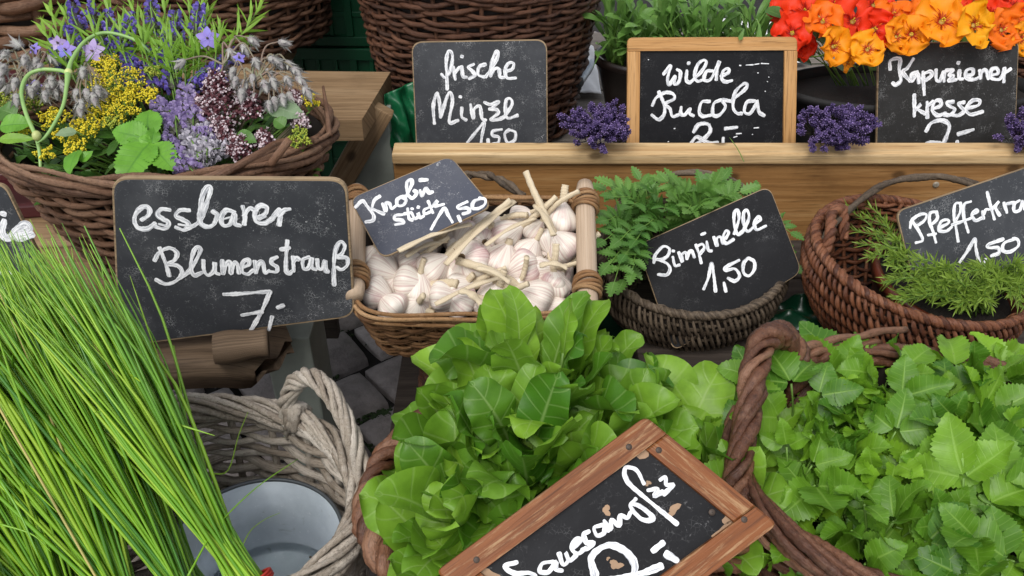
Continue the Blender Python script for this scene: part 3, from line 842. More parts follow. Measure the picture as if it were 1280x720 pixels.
# flower basket on the bench
MBL = Mnp(P(207, 167, 1.30), .0)
t, loc = basket('flower', 'wicker_basket', 'large brown willow basket overflowing with mixed herbs and flowers on the bench', MBL, .22, .252, .168, .15, .115, MT['w_brown'], rows=23, nst=25, rs=.0047, amp=.0055, wob=.002, rim=[(.007, .0055, 3, 5, -.004, .0), (.007, .005, 3, 4, .009, .001)], inset=.009)
m = MB()   # broken twig handle on the front right of the rim
for k in range(4):
    a = smoothpath([rimpt(MBL, .252, .185, 300 - k * 3, .012), P(325, 192 + k * 3, 1.19), P(352 + k * 2, 178 + k * 5, 1.22), rimpt(MBL, .252, .185, 338 + k * 3, .018)], 24)
    tube(m, a, .0058 - .0006 * k, 8)
tube(m, smoothpath([P(338, 206, 1.19), P(350, 190, 1.18), P(362, 174, 1.18)], 10), .0055, 8)
tube(m, smoothpath([P(404, 108, 1.3), P(408, 135, 1.28), P(412, 170, 1.27)], 12), np.linspace(.002, .005, 12), 7)
m.build('handle', MT['w_brown'], t, loc)

# garlic tray
MG = Mnp(P(592, 322, 1.27), .31, 0, .02)
t, loc = basket('garlic', 'garlic_basket', 'shallow honey coloured rectangular wicker tray heaped with garlic', MG, .128, .172, .112, .150, .092, MT['w_honey_d'], p=7, rows=21, nst=33, rs=.0029, amp=.0034, wob=.0006, inset=.006, pair=True, ns=5)
m = MB()
for (dz, o) in ((.0, .0), (.006, .003), (.011, -.002), (-.006, .004)):
    rp = rim_path(MG, .172, .112, 6, 200, dz, o)
    rp[:, 2] += .0012 * np.sin(np.arange(200) * .2 + dz * 900)
    tube(m, rp, .0034, 6, True, rnd=np.clip(.6 + .4 * np.sin(np.arange(200) * .05 + dz * 400), 0, 1), ref=MG[:3, 2])
m.build('rim', MT['w_honey'], t, loc)
for (px, s) in ((( (446, 236, 1.36), (443, 372, 1.20)), 0), (((731, 230, 1.35), (735, 396, 1.185)), 1)):
    a, b = P(*px[0]), P(*px[1])
    ho = MB(); pp = smoothpath([a, b], 16)
    rr = np.full(16, .0150); rr[0] = rr[-1] = .012; rr[1] = rr[-2] = .0148
    tube(ho, pp, rr, 18, rnd=.4); h = ho.build('side_pole', MT['pole'], t, loc)
    for f in ((.17, .80) if s else (.12, .83)):
        bd = MB()
        cpt = a + (b - a) * f; d = nrm(b - a)
        for k in range(5):
            n = 26; th = np.arange(n) / n * 2 * np.pi
            x = nrm(np.cross(d, A3([0, 0, 1.]))); y = np.cross(d, x)
            q = cpt + d * ((k - 2) * .0052) + (np.cos(th)[:, None] * x + np.sin(th)[:, None] * y) * (.0185 + .0012 * (k % 2)) + d * (.004 * np.sin(th + k))[:, None]
            tube(bd, q, .0029, 6, True, rnd=U(.2, .9))
        bd.build('willow_binding', MT['cord'], h, loc)
m = MB(); rope(m, smoothpath([P(560, 236, 1.40), P(585, 219, 1.41), P(618, 222, 1.40), P(655, 245, 1.38)], 60), .0035, .0045, 2, 2)
m.build('back_handle', MT['w_ash'], t, loc)
# upturned basket that props the tray
MU = Mnp(TR(MG, [[.03, -.03, -.136]])[0], .31)
MU = MU @ Mnp((0, 0, 0))
basket('prop', 'wicker_basket', 'dark upturned wicker basket propping up the garlic tray', MU, .17, .11, .085, .13, .11, MT['w_dark'], rows=22, nst=25, rs=.004, amp=.004, inset=.008)

# round bowl of salad burnet
MP = Mnp(P(865, 318, 1.38), .19)
rim_mat = MT['w_ash']
t, loc = basket('burnet', 'wicker_basket', 'round grey brown willow bowl with upright strokes, holding salad burnet', MP, .145, .148, .132, .085, .075, MT['w_ash'], bulge=.018, pw=1.5, rows=4, rs=.0031, style='strokes', n=100, lean=1.6, out=.009, inset=.004,
                rim=[(.0036, .0034, 4, 40, -.001, .0)])
m = MB()
rope(m, smoothpath([rimpt(MP, .146, .132, 168, 0), rimpt(MP, .14, .13, 140, .05), P(812, 228, 1.47), P(858, 216, 1.49), P(905, 222, 1.48), rimpt(MP, .14, .13, 38, .045), rimpt(MP, .146, .132, 12, 0)], 90), .0022, .0042, 2, 3)
m.build('handle', MT['w_ash'], t, loc)
# red brown bowl of savory
MV = Mnp(P(1155, 322, 1.31), .10, .13)
rim_mat = MT['w_red']
t, loc = basket('savory', 'wicker_basket', 'round red brown willow bowl holding a plastic pot of savory', MV, .145, .168, .150, .105, .095, MT['w_red'], bulge=.014, pw=1.4, rows=6, rs=.0036, style='strokes', n=92, lean=1.7, out=.010, inset=.004,
                rim=[(.0046, .0040, 4, 36, 0, 0)])
m = MB()
rope(m, smoothpath([rimpt(MV, .165, .15, 176, -.02), P(1042, 280, 1.33), P(1062, 262, 1.36), P(1092, 238, 1.39), P(1130, 224, 1.41), P(1180, 222, 1.42), P(1240, 240, 1.42), P(1290, 285, 1.42), rimpt(MV, .165, .15, 20, -.03)], 110), .0016, .0045, 2, 3)
m.build('handle', MT['w_ash'], t, loc)
m = MB(); rope(m, smoothpath([rimpt(MV, .17, .15, 186, -.05), P(1036, 300, 1.29), P(1040, 268, 1.32), P(1052, 262, 1.34), P(1055, 300, 1.33)], 60), .004, .005, 3, 5)
m.build('handle_binding', MT['w_red'], t, loc)
rim_mat = None

# grey basket (front left)
MGR = Mnp(P(222, 640, .97), 0, 0, 0)
t, loc = basket('grey', 'wicker_basket', 'large weathered grey wicker basket with looped handle, holding a zinc pot', MGR, .36, .206, .165, .165, .13, MT['w_grey'], rows=32, nst=21, rs=.0055, amp=.0060, wob=.0025, inset=None,
                rim=[(.0115, .0050, 7, 4, .000, .002), (.011, .0043, 6, 5, .009, .0)], pw=1.2)
m = MB()
hp = smoothpath([rimpt(MGR, .206, .165, 62, -.03), rimpt(MGR, .205, .165, 61, .03), rimpt(MGR, .205, .168, 55, .075), rimpt(MGR, .205, .168, 44, .098), rimpt(MGR, .208, .168, 30, .082), rimpt(MGR, .21, .168, 17, .035), rimpt(MGR, .212, .168, 6, -.01), rimpt(MGR, .21, .165, -8, -.035)], 130)
rope(m, hp, .0075, .0044, 6, 3.0, ns=8)
for k in range(3):
    rope(m, smoothpath([rimpt(MGR, .218, .177, 64 - k * 2, -.02), rimpt(MGR, .222, .18, 62 - k * 2, .012), rimpt(MGR, .20, .16, 60 - k * 2, .03), rimpt(MGR, .192, .152, 60 - k * 2, .0)], 30), .002, .005, 2, 1)
m.build('handle', MT['w_grey'], t, loc)
m = MB()
hp = smoothpath([rimpt(MGR, .206, .165, 232, -.03), rimpt(MGR, .21, .17, 228, .05), rimpt(MGR, .21, .17, 212, .09), rimpt(MGR, .21, .17, 192, .07), rimpt(MGR, .212, .17, 178, -.01)], 100)
rope(m, hp, .0075, .0044, 6, 3.0, ns=8); m.build('handle', MT['w_grey'], t, loc)

# sorrel basket (front middle)
MS = Mnp(P(693, 618, .955), .02)
rim_mat = MT['w_rope']
t, loc = basket('sorrel', 'wicker_basket', 'brown basket with thick rope twisted rim, full of sorrel', MS, .33, .205, .165, .16, .13, MT['w_dark'], rows=24, nst=23, rs=.006, amp=.006, inset=.01,
                rim=[(.0105, .0088, 3, 17, 0, 0)])
# ground elder basket (front right)
ME = Mnp(P(1190, 580, .925), .0)
t, loc = basket('elder', 'wicker_basket', 'brown willow basket with rope handle and broken twigs, full of ground elder', ME, .36, .232, .182, .175, .14, MT['w_dark'], rows=28, nst=25, rs=.0055, amp=.006, inset=.01,
                rim=[(.0105, .0048, 6, 4, -.004, 0), (.007, .004, 4, 5, -.02, .005)])
m = MB()
rope(m, smoothpath([P(926, 625, .90), P(924, 590, .91), P(934, 520, .93), P(943, 460, .955), P(957, 425, .98), P(976, 419, 1.0), P(993, 434, 1.02), P(999, 470, 1.03), P(992, 515, 1.03)], 150), .0105, .0060, 6, 3.2, ns=8)
m.build('handle', MT['w_rope'], t, loc)
m = MB()
for (a, b, c, r) in (((998, 437, 1.02), (1050, 424, 1.06), (1133, 410, 1.12), .006), ((996, 447, 1.02), (1050, 434, 1.05), (1100, 428, 1.1), .0055), ((1000, 458, 1.02), (1040, 444, 1.04), (1080, 438, 1.06), .006), ((1010, 462, 1.02), (1060, 446, 1.06), (1118, 434, 1.1), .0045)):
    q = smoothpath([P(*a), P(*b), P(*c)], 22); q[:, 2] += .0022 * np.sin(np.arange(22) * .9 + r * 4000)
    tube(m, q, np.linspace(r, r * .75, 22) * (1 + .12 * np.sin(np.arange(22) * 1.7)), 8)
m.build('broken_twigs', MT['w_rope'], t, loc)
rim_mat = None

# baskets of the background
basket('back1', 'wicker_basket', 'tall brown wicker basket standing behind the flower basket', Mnp((-.66, 1.92, 1.10), .04), .475, .27, .24, .235, .2, MT['w_back'], rows=52, nst=29, rs=.0050, amp=.0065, wob=.003, inset=.01)
basket('back2', 'wicker_basket', 'tall dark brown wicker basket behind the mint board', Mnp((on_y(601, 60, 1.86)[0], 1.86, 1.02)), .575, .285, .26, .205, .18, MT['w_dark'], rows=66, nst=33, rs=.0046, amp=.006, wob=.003, inset=.01, bulge=.008)
t, loc = basket('back3', 'wicker_basket', 'coarse grey brown wicker hamper with thick rods in the upper left corner', Mnp((-1.18, 1.95, .93)), .306, .33, .24, .31, .22, MT['w_brown'], rows=12, nst=15, rs=.0115, amp=.012, wob=.004, inset=.016)
m = MB()
for k in range(14):   # little chain hanging on it
    f = k / 13
    c = P(18 + 26 * f - 3, 22 + 42 * f ** 2, 1.84 - .05 * f)
    n = 10; th = np.arange(n) / n * 6.283
    e1 = nrm(P(45, 60, 1.8) - P(18, 22, 1.8)); e2 = FW if k % 2 else np.cross(e1, FW)
    tube(m, c + (np.cos(th)[:, None] * e1 * .0055 + np.sin(th)[:, None] * e2 * .0035), .0011, 5, True, rnd=.3)
m.build('chain', MT['metal'], t, loc)
basket('back4', 'wicker_basket', 'dark wicker basket behind the nasturtiums in the upper right corner', Mnp((on_y(1330, 50, 1.98)[0], 2.02, .92)), .48, .25, .22, .21, .18, MT['w_dark'], rows=46, nst=29, rs=.005, amp=.006, wob=.003, inset=.01)

# ------------------------------------------------------------------ pots
def pot(name, label, M, prof, mt, cat='pot', soil=None, parts=None, sx=1., sy=1.):
    loc = M[:3, 3]; t = thing(name, label, cat, loc)
    m = MB(); lathe(m, M, prof, 56, sx=sx, sy=sy); m.build('pot_body', mt, t, loc)
    if soil: m = MB(); lathe(m, M, [(soil[0], soil[1]), (soil[0] * .5, soil[1] + .006), (0.0005, soil[1] + .008)], 40, sx=sx, sy=sy); m.build('soil', MT['soil'], t, loc)
    return t, loc
def potprof(r0, r1, h, lip=.006):
    return [(.001, 0), (r0, 0), (r0 + (r1 - r0) * .5, h * .5), (r1, h - .018), (r1 + lip, h - .018), (r1 + lip, h), (r1 - .002, h), (r1 - .006, h - .02), (r0 - .002, .01), (.001, .01)]
# zinc pot standing in the grey basket
zc = P(318, 684, 1.01); zr = .104
Mz = Mnp((zc[0], zc[1], zc[2] - .13), .0)
t = thing('zinc_pot', 'shiny grey blue zinc pot with dark rim, standing inside the grey basket', 'pot', Mz[:3, 3])
m = MB(); lathe(m, Mz, [(.001, 0), (zr * .84, 0), (zr * .86, .004), (zr * .96, .094), (zr * .985, .098), (zr * .967, .102), (zr, .13), (zr - .0016, .13), (zr * .845, .008), (zr * .80, .003), (.001, .0022)], 72); m.build('pot_body', MT['zinc'], t, Mz[:3, 3])
m = MB(); th = np.arange(80) / 80 * 6.2832
tube(m, TR(Mz, np.stack([zr * np.cos(th), zr * np.sin(th), np.full(80, .13)], -1)), .0026, 8, True, rnd=.5); m.build('rolled_rim', MT['zinc_rim'], t, Mz[:3, 3])
m = MB(); lathe(m, Mz, [(zr * .864, .022), (zr * .5, .0221), (.0004, .022)], 48); m.build('water', MT['water'], t, Mz[:3, 3])
m = MB()
for k in range(26):
    a, rr = U(0, 6.28), U(.01, .085); c = TR(Mz, [[rr * math.cos(a), rr * math.sin(a), .0045]])[0]
    blob(m, c, U(.0008, .0026), (0, 0, 1), .3)
for k in range(3):
    a = U(0, 6.28); c = TR(Mz, [[.05 * math.cos(a), .05 * math.sin(a), .006]])[0]
    leaf(m, c, (math.cos(a * 3), math.sin(a * 3), .1), (0, 0, 1), .02, .002, 'lance', .1)
m.build('debris', MT['garlic_root'], t, Mz[:3, 3])
# pots on the table
pr = P(868, 62, 1.81)
pot('plant_pot', 'dark brown plastic pot of wild rocket behind the wooden framed slate', Mnp((pr[0], pr[1], .442)), potprof(.165, .205, .195), MT['pot_brown'], soil=(.198, .17), sy=.55)
pn = P(1130, 95, 1.78)
pot('plant_pot', 'black plastic tub under the orange nasturtium flowers', Mnp((pn[0], pn[1] - .02, .442)), potprof(.235, .26, .16), MT['pot_black'], soil=(.25, .14), sy=.45)
MVp = MV @ Mnp((.045, -.018, -.128))
pot('plant_pot', 'glossy red brown plastic pot sunk in the red willow bowl', MVp, potprof(.085, .108, .105), MT['pot_terra'], soil=(.102, .085))

# green bag beside the table, dark film under it
def crumple(name, label, cat, pts, mt, amp, seed, th=.0015):
    r = random.Random(seed); n = 26
    a, b, c, d = [np.asarray(q, float) for q in pts]
    nrmv = nrm(np.cross(b - a, d - a)); V = []
    w = [(r.uniform(-9, 9), r.uniform(-9, 9), r.uniform(0, 6)) for _ in range(7)]
    for i in range(n):
        for j in range(n):
            f, g_ = i / (n - 1), j / (n - 1)
            p = (a * (1 - f) + b * f) * (1 - g_) + (d * (1 - f) + c * f) * g_
            V.append(p + nrmv * amp * sum(abs(math.sin(x * f + y * g_ + z)) - .5 for x, y, z in w) / 3)
    i = np.arange(n - 1)[:, None]; j = np.arange(n - 1)[None]
    m = MB(); m.add(np.array(V), np.stack([i * n + j, (i + 1) * n + j, (i + 1) * n + j + 1, i * n + j + 1], -1).reshape(-1, 4), uvr=A3([0, 0, r.random()]))
    loc = np.array(V).mean(0); o = m.build(name, mt, None, loc); o.location = loc
    sm = o.modifiers.new('thick', 'SOLIDIFY'); sm.thickness = th
    return tag(o, label, cat)
crumple('plastic_bag', 'bright green plastic bag hanging between the stand and the display table', 'bag', [P(482, 118, 1.72), P(522, 100, 1.76), P(524, 190, 1.80), P(490, 184, 1.74)], MT['bag_green'], .018, 3)
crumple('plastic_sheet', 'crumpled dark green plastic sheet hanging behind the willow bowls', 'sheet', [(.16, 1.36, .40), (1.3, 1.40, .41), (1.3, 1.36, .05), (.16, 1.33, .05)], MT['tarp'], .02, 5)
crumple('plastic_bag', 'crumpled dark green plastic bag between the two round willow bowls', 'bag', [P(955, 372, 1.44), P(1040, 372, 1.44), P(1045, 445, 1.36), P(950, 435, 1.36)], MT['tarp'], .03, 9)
# marker pen and paper on the table
pa, pb = P(722, 104, 1.90), P(741, 76, 1.98)
t = thing('marker_pen', 'grey marker pen with black cap lying on the table beside the dark basket', 'pen', pa)
m = MB(); q = smoothpath([pa, pb], 10); tube(m, q, [.009, .012, .012, .012, .012, .012, .012, .011, .008, .006], 14); m.build('barrel', MT['zinc'], t, pa)
m = MB(); q = smoothpath([pa - (pb - pa) * .22, pa + (pb - pa) * .06], 6); tube(m, q, [.010, .0125, .0128, .0128, .0128, .0128], 14); m.build('cap', MT['pot_black'], t, pa)
crumple('paper_sheet', 'white crumpled paper lying on the table behind the marker pen', 'paper', [(.11, 1.98, .452), (.22, 1.98, .452), (.22, 2.25, .47), (.11, 2.25, .47)], MT['white_cloth'], .010, 4)
crumple('paper_sheet', 'white wrapping paper on the table behind the rocket and nasturtiums', 'paper', [(.58, 2.18, .455), (.78, 2.18, .455), (.78, 2.38, .50), (.58, 2.38, .50)], MT['white_cloth'], .010, 6)

# ================================================================== CHALKBOARDS
class Plane:
    def __init__(s, o, n): s.o = np.asarray(o, float); s.n = nrm(n)
    def hit(s, u, v):
        r = ray(u, v); t = np.dot(s.o - CAM, s.n) / np.dot(r, s.n); return CAM + r * t
def rounded(corners, rad, n=7):
    out = []; k = len(corners)
    for i in range(k):
        c = corners[i]; a = corners[i - 1]; b = corners[(i + 1) % k]
        r = rad[i] if isinstance(rad, (list, tuple)) else rad
        p0 = c + nrm(a - c) * r; p1 = c + nrm(b - c) * r
        for j in range(n):
            f = j / (n - 1); out.append((1 - f) ** 2 * p0 + 2 * f * (1 - f) * c + f * f * p1)
    return out
def inset(corners, d):
    k = len(corners)
    return [corners[i] + d * (nrm(corners[i - 1] - corners[i]) + nrm(corners[(i + 1) % k] - corners[i])) for i in range(k)]
def slab(m, out, nv, h0, h1, ex, ey, org, ch=.0008, rnd=.5, bend=None):
    """closed slab: outline out at height h0 (back) .. h1 (front, chamfered)"""
    out = np.array(out); c = out.mean(0); k = len(out)
    ins = c + (out - c) * (1 - ch / np.linalg.norm(out - c, axis=1).mean())
    rings = [ins + nv * h0, out + nv * (h0 + ch), out + nv * (h1 - ch), ins + nv * h1]
    V = np.concatenate(rings); uv = np.stack([(V - org) @ ex, (V - org) @ ey, np.full(len(V), rnd)], -1)
    q = []
    for a in range(3):
        for j in range(k): q.append([a * k + j, (a + 1) * k + j, (a + 1) * k + (j + 1) % k, a * k + (j + 1) % k])
    m.add(V, np.array(q), uvr=uv, ngons=[list(range(k)), [3 * k + j for j in range(k)][::-1]])
HN = [0]
def stroke(m, pl, pts, wpx, h, jit=.10, taper=.35):
    """one brush stroke: a painted ribbon following pts (photo pixels) on the board"""
    W3 = [pl.hit(*p) for p in pts]
    if len(W3) == 1: W3 = [W3[0], pl.hit(pts[0][0] + 1.2, pts[0][1] + .3)]
    L = sum(np.linalg.norm(W3[i + 1] - W3[i]) for i in range(len(W3) - 1))
    c = pl.hit(*pts[len(pts) // 2]); wid = np.linalg.norm(pl.hit(pts[len(pts) // 2][0] + wpx / 2, pts[len(pts) // 2][1]) - c)
    n = max(8, int(L / .0011))
    p = smoothpath(W3, n)
    t = np.empty_like(p); t[1:-1] = p[2:] - p[:-2]; t[0] = p[1] - p[0]; t[-1] = p[-1] - p[-2]
    t /= np.maximum(np.linalg.norm(t, axis=1)[:, None], 1e-9)
    p = np.concatenate([[p[0] - t[0] * wid * .8, p[0] - t[0] * wid * .6], p, [p[-1] + t[-1] * wid * .6, p[-1] + t[-1] * wid * .8]])
    t = np.concatenate([[t[0], t[0]], t, [t[-1], t[-1]]]); n += 4
    sd = np.cross(pl.n, t)
    d = np.concatenate([[0], np.cumsum(np.linalg.norm(np.diff(p, axis=0), axis=1))])
    ph = [U(0, 6.3) for _ in range(4)]
    base = wid * (1 + .17 * np.sin(d * 130 + ph[0]) + .08 * np.sin(d * 330 + ph[1]))
    capw = np.ones(n); capw[0] = capw[-1] = .45; capw[1] = capw[-2] = .8
    wl = base * capw * (1 + jit * .6 * np.sin(d * 900 + ph[2])) ; wr = base * capw * (1 + jit * .6 * np.sin(d * 1050 + ph[3]))
    hh = h + (HN[0] + np.arange(n)) * 8e-7; HN[0] += n
    cols = np.linspace(-1, 1, 5)
    V = np.zeros((n, 5, 3)); A = np.zeros((n, 5, 3)); rn = R.random()
    for j, f in enumerate(cols):
        off = np.where(f < 0, f * wl, f * wr)
        V[:, j] = p + sd * off[:, None] + pl.n[None] * (hh + .00012 * (1 - f * f))[:, None]
        A[:, j, 0] = d; A[:, j, 1] = f; A[:, j, 2] = rn
    i = np.arange(n - 1)[:, None]; j = np.arange(4)[None]
    q = np.stack([i * 5 + j, i * 5 + j + 1, (i + 1) * 5 + j + 1, (i + 1) * 5 + j], -1).reshape(-1, 4)
    m.add(V.reshape(-1, 3), q, uvr=A.reshape(-1, 3))
def lettering(pl, x0, y0, sc, groups, h, loc, parent):
    m = MB(); HN[0] = 0
    for wz, strokes_ in groups:
        for st in strokes_: stroke(m, pl, [(x0 + a / sc, y0 + b / sc) for a, b in st], wz * .84 / sc, h)
    return m.build('lettering', MT['paint'], parent, loc, smooth=True)

def board(label, corners, c0, n, slate, rad, edge, text, th=.007, chips=None, name='chalkboard'):
    pl = Plane(P(*c0), n)
    if np.dot(pl.n, CAM - pl.o) < 0: pl.n = -pl.n
    cs = [pl.hit(*c) for c in corners]
    ex = nrm(cs[1] - cs[0]); ey = nrm(np.cross(pl.n, ex))
    loc = (cs[2] + cs[3]) / 2
    t = thing(name, label, 'chalkboard', loc)
    m = MB(); slab(m, rounded(cs, rad), pl.n, -th, -.0004, ex, ey, loc); m.build('board_back', MT['edgewood'], t, loc, smooth=False)
    m = MB(); slab(m, rounded(inset(cs, edge), [max(.004, r - edge * .6) for r in (rad if isinstance(rad, list) else [rad] * 4)]), pl.n, -.003, .0004, ex, ey, loc, ch=.0005); m.build('slate_face', MT[slate], t, loc, smooth=False)
    if text: lettering(pl, *text, .0007, loc, t)
    return pl, t, loc
def framed(label, corners, c0, n, slate, rad, fw, text, mt, th=.012, over=('h', 'v'), chips=None):
    """slate in a wooden frame of four rails; corners TL TR BR BL of the outer edge, fw in metres"""
    pl = Plane(P(*c0), n)
    if np.dot(pl.n, CAM - pl.o) < 0: pl.n = -pl.n
    cs = [pl.hit(*c) for c in corners]; loc = (cs[2] + cs[3]) / 2
    ex = nrm(cs[1] - cs[0]); ey = nrm(np.cross(pl.n, ex))
    t = thing('framed_chalkboard', label, 'chalkboard', loc)
    inn = inset(cs, fw)
    # top and bottom rails run through, the stiles butt against them
    tl, tr, br, bl = cs; itl, itr, ibr, ibl = inn
    g = .0004
    e_l = nrm(bl - tl); e_r = nrm(br - tr)
    a, b = tl + e_l * fw, tr + e_r * fw
    c, d = br - e_r * fw, bl - e_l * fw
    def rail(q, radi, ax):
        m = MB(); o = rounded(q, radi, 6); slab(m, o, pl.n, -th * .55, th * .45, ax, nrm(np.cross(pl.n, ax)), loc, ch=.0018, rnd=R.random()); return m.build('frame_rail', mt, t, loc, smooth=False)
    rail([tl, tr, b, a], [rad, rad, .0006, .0006], ex); rail([d, c, br, bl], [.0006, .0006, rad, rad], ex)
    rail([a + e_l * g, a + e_l * g + nrm(itr - itl) * fw, d - e_l * g + nrm(itr - itl) * fw, d - e_l * g], .0006, e_l)
    rail([b + e_r * g - nrm(itr - itl) * fw, b + e_r * g, c - e_r * g, c - e_r * g - nrm(itr - itl) * fw], .0006, e_r)
    m = MB(); slab(m, inset(cs, fw * .7), pl.n, -th * .3, 0, ex, ey, loc, ch=.0005); m.build('slate_face', MT[slate], t, loc, smooth=False)
    if text: lettering(pl, *text, .0005, loc, t)
    return pl, t, loc
def chips(pl, t, loc, polys, h=.0004):
    for c, r, el, an in polys:
        m = MB()
        ctr = pl.hit(*c); e1 = nrm(pl.hit(c[0] + math.cos(an) * 5, c[1] + math.sin(an) * 5) - ctr); e2 = np.cross(pl.n, e1)
        s = np.linalg.norm(pl.hit(c[0] + 1, c[1]) - ctr); k = 18
        o = [ctr + pl.n * h + s * r * (1 + .28 * math.sin(j * .7 + c[0]) + .22 * math.sin(j * 1.05 + c[1]) + U(-.12, .12)) * (math.cos(j / k * 6.283) * e1 * el + math.sin(j / k * 6.283) * e2) for j in range(k)]
        m.add([ctr + pl.n * h] + o, tris=[[0, j + 1, (j + 1) % k + 1] for j in range(k)], uvr=A3([0, 0, U(.3, 1)]))
        m.build('chipped_patch', MT['bareboard'], t, loc, smooth=False)

def flecks(pl, t, loc, pts, name='paint_fleck'):
    m = MB()
    for (u, v, w_) in pts: stroke(m, pl, [(u - w_, v), (u + w_, v - .3)], U(.8, 1.6), .0006)
    m.build(name, MT['paint'], t, loc, smooth=False)

# --- the big one: essbarer Blumenstrauss
TXT_A = [(29, [
  [(150, 218), (182, 195), (188, 165), (160, 152), (125, 180), (113, 222), (132, 258), (178, 262), (216, 236)],
  [(288, 168), (248, 165), (228, 192), (256, 214), (284, 232), (265, 262), (222, 254)],
  [(386, 170), (342, 170), (320, 198), (352, 216), (384, 238), (364, 268), (322, 256)],
  [(380, 262), (436, 226), (472, 140), (494, 68), (482, 52), (455, 92), (440, 170), (444, 232), (478, 252), (510, 238), (526, 192), (506, 176)],
  [(612, 178), (572, 170), (547, 205), (556, 244), (590, 240), (612, 190), (614, 236), (640, 246)],
  [(655, 152), (666, 200), (662, 238)], [(662, 196), (690, 160), (722, 176)],
  [(718, 208), (764, 190), (774, 156), (740, 147), (715, 182), (722, 226), (764, 234), (802, 212)],
  [(802, 212), (836, 164), (842, 200), (836, 242)], [(838, 198), (860, 170), (888, 164)]]),
 (13, [[(112, 200), (135, 165), (172, 155)], [(236, 238), (282, 250)], [(334, 240), (388, 248)], [(436, 210), (462, 100)], [(556, 214), (590, 205)], [(735, 216), (770, 200)]]),
 (25, [
  [(214, 420), (238, 380), (288, 358), (326, 382), (312, 420), (272, 440), (330, 446), (352, 482), (322, 522), (272, 538), (222, 516)], [(240, 358), (272, 440), (288, 496)],
  [(330, 514), (390, 470), (440, 382), (436, 354), (412, 370), (396, 438), (410, 492), (452, 480)],
  [(458, 420), (462, 470), (484, 494), (512, 468), (515, 430), (520, 478), (536, 488)],
  [(553, 420), (556, 486), (576, 432), (592, 432), (596, 484), (614, 430), (628, 440), (636, 482)],
  [(650, 456), (685, 440), (682, 415), (656, 430), (652, 474), (680, 488), (706, 468)],
  [(715, 424), (720, 482), (736, 432), (756, 432), (766, 482), (786, 470)],
  [(826, 402), (800, 416), (802, 436), (826, 452), (824, 476), (790, 474)],
  [(878, 322), (872, 400), (872, 468), (886, 484), (905, 470)], [(846, 364), (888, 356)],
  [(906, 402), (910, 472)], [(908, 430), (924, 406), (936, 415)],
  [(986, 402), (956, 416), (960, 460), (986, 454), (1000, 408), (1002, 454), (1020, 464)],
  [(1028, 415), (1032, 454), (1050, 462), (1066, 422), (1070, 468), (1082, 476)],
  [(1112, 542), (1110, 460), (1118, 372), (1142, 326), (1165, 346), (1152, 384), (1132, 402), (1174, 406), (1178, 440), (1150, 464), (1126, 454)]]),
 (25, [[(562, 588), (650, 584), (790, 574)], [(792, 574), (750, 672), (694, 772)], [(652, 692), (752, 674)], [(802, 700), (786, 764)], [(830, 654), (858, 643)]])]
plA, tA, locA = board('largest chalkboard, white lettering essbarer Blumenstrauß, leaning on the flower basket', [(139, 222), (433, 224), (444, 396), (148, 434)], (290, 325, 1.165), (0.03, -1, .10), 'slate', .022, .0028, (140, 220, 4.0, TXT_A), th=.009)
# --- Knobi stueck 1,50
TXT_B = [(27, [
  [(76, 355), (118, 316), (150, 350), (190, 405), (186, 440), (142, 450)], [(178, 372), (196, 312), (230, 286)], [(190, 370), (222, 385), (258, 400)],
  [(248, 335), (270, 380), (268, 334), (292, 332), (308, 366), (330, 350)],
  [(368, 290), (342, 310), (346, 344), (380, 344), (400, 312), (374, 290), (396, 290)],
  [(400, 290), (438, 205), (430, 182), (406, 200), (410, 268), (440, 298), (468, 266), (452, 250)],
  [(490, 250), (502, 284), (526, 236), (546, 262), (570, 258)], [(488, 182), (536, 180)]]),
 (24, [
  [(376, 405), (332, 410), (328, 434), (374, 440), (384, 458), (332, 468)], [(410, 366), (420, 428), (442, 440)], [(388, 400), (434, 390)],
  [(440, 398), (456, 430), (480, 414), (476, 392), (490, 424), (512, 414)], [(436, 366)], [(476, 356)],
  [(548, 358), (516, 375), (522, 400), (560, 384)], [(542, 318), (572, 392)], [(562, 360), (600, 316), (586, 350), (642, 338)]]),
 (25, [[(562, 498), (600, 430), (645, 364), (668, 402), (698, 452)], [(736, 414), (750, 446)],
  [(792, 322), (734, 350), (742, 366), (792, 362), (808, 386), (766, 400)],
  [(880, 302), (836, 320), (826, 360), (862, 366), (904, 340), (908, 308), (872, 298)]])]
board('small bluish chalkboard lettered Knobi, lying aslant on the garlic tray', [(436, 248), (563, 194), (616, 258), (477, 324)], (525, 262, 1.24), (-.10, -.62, .78), 'slate_blue', .016, .0015, (430, 190, 5.145, TXT_B), th=.005)
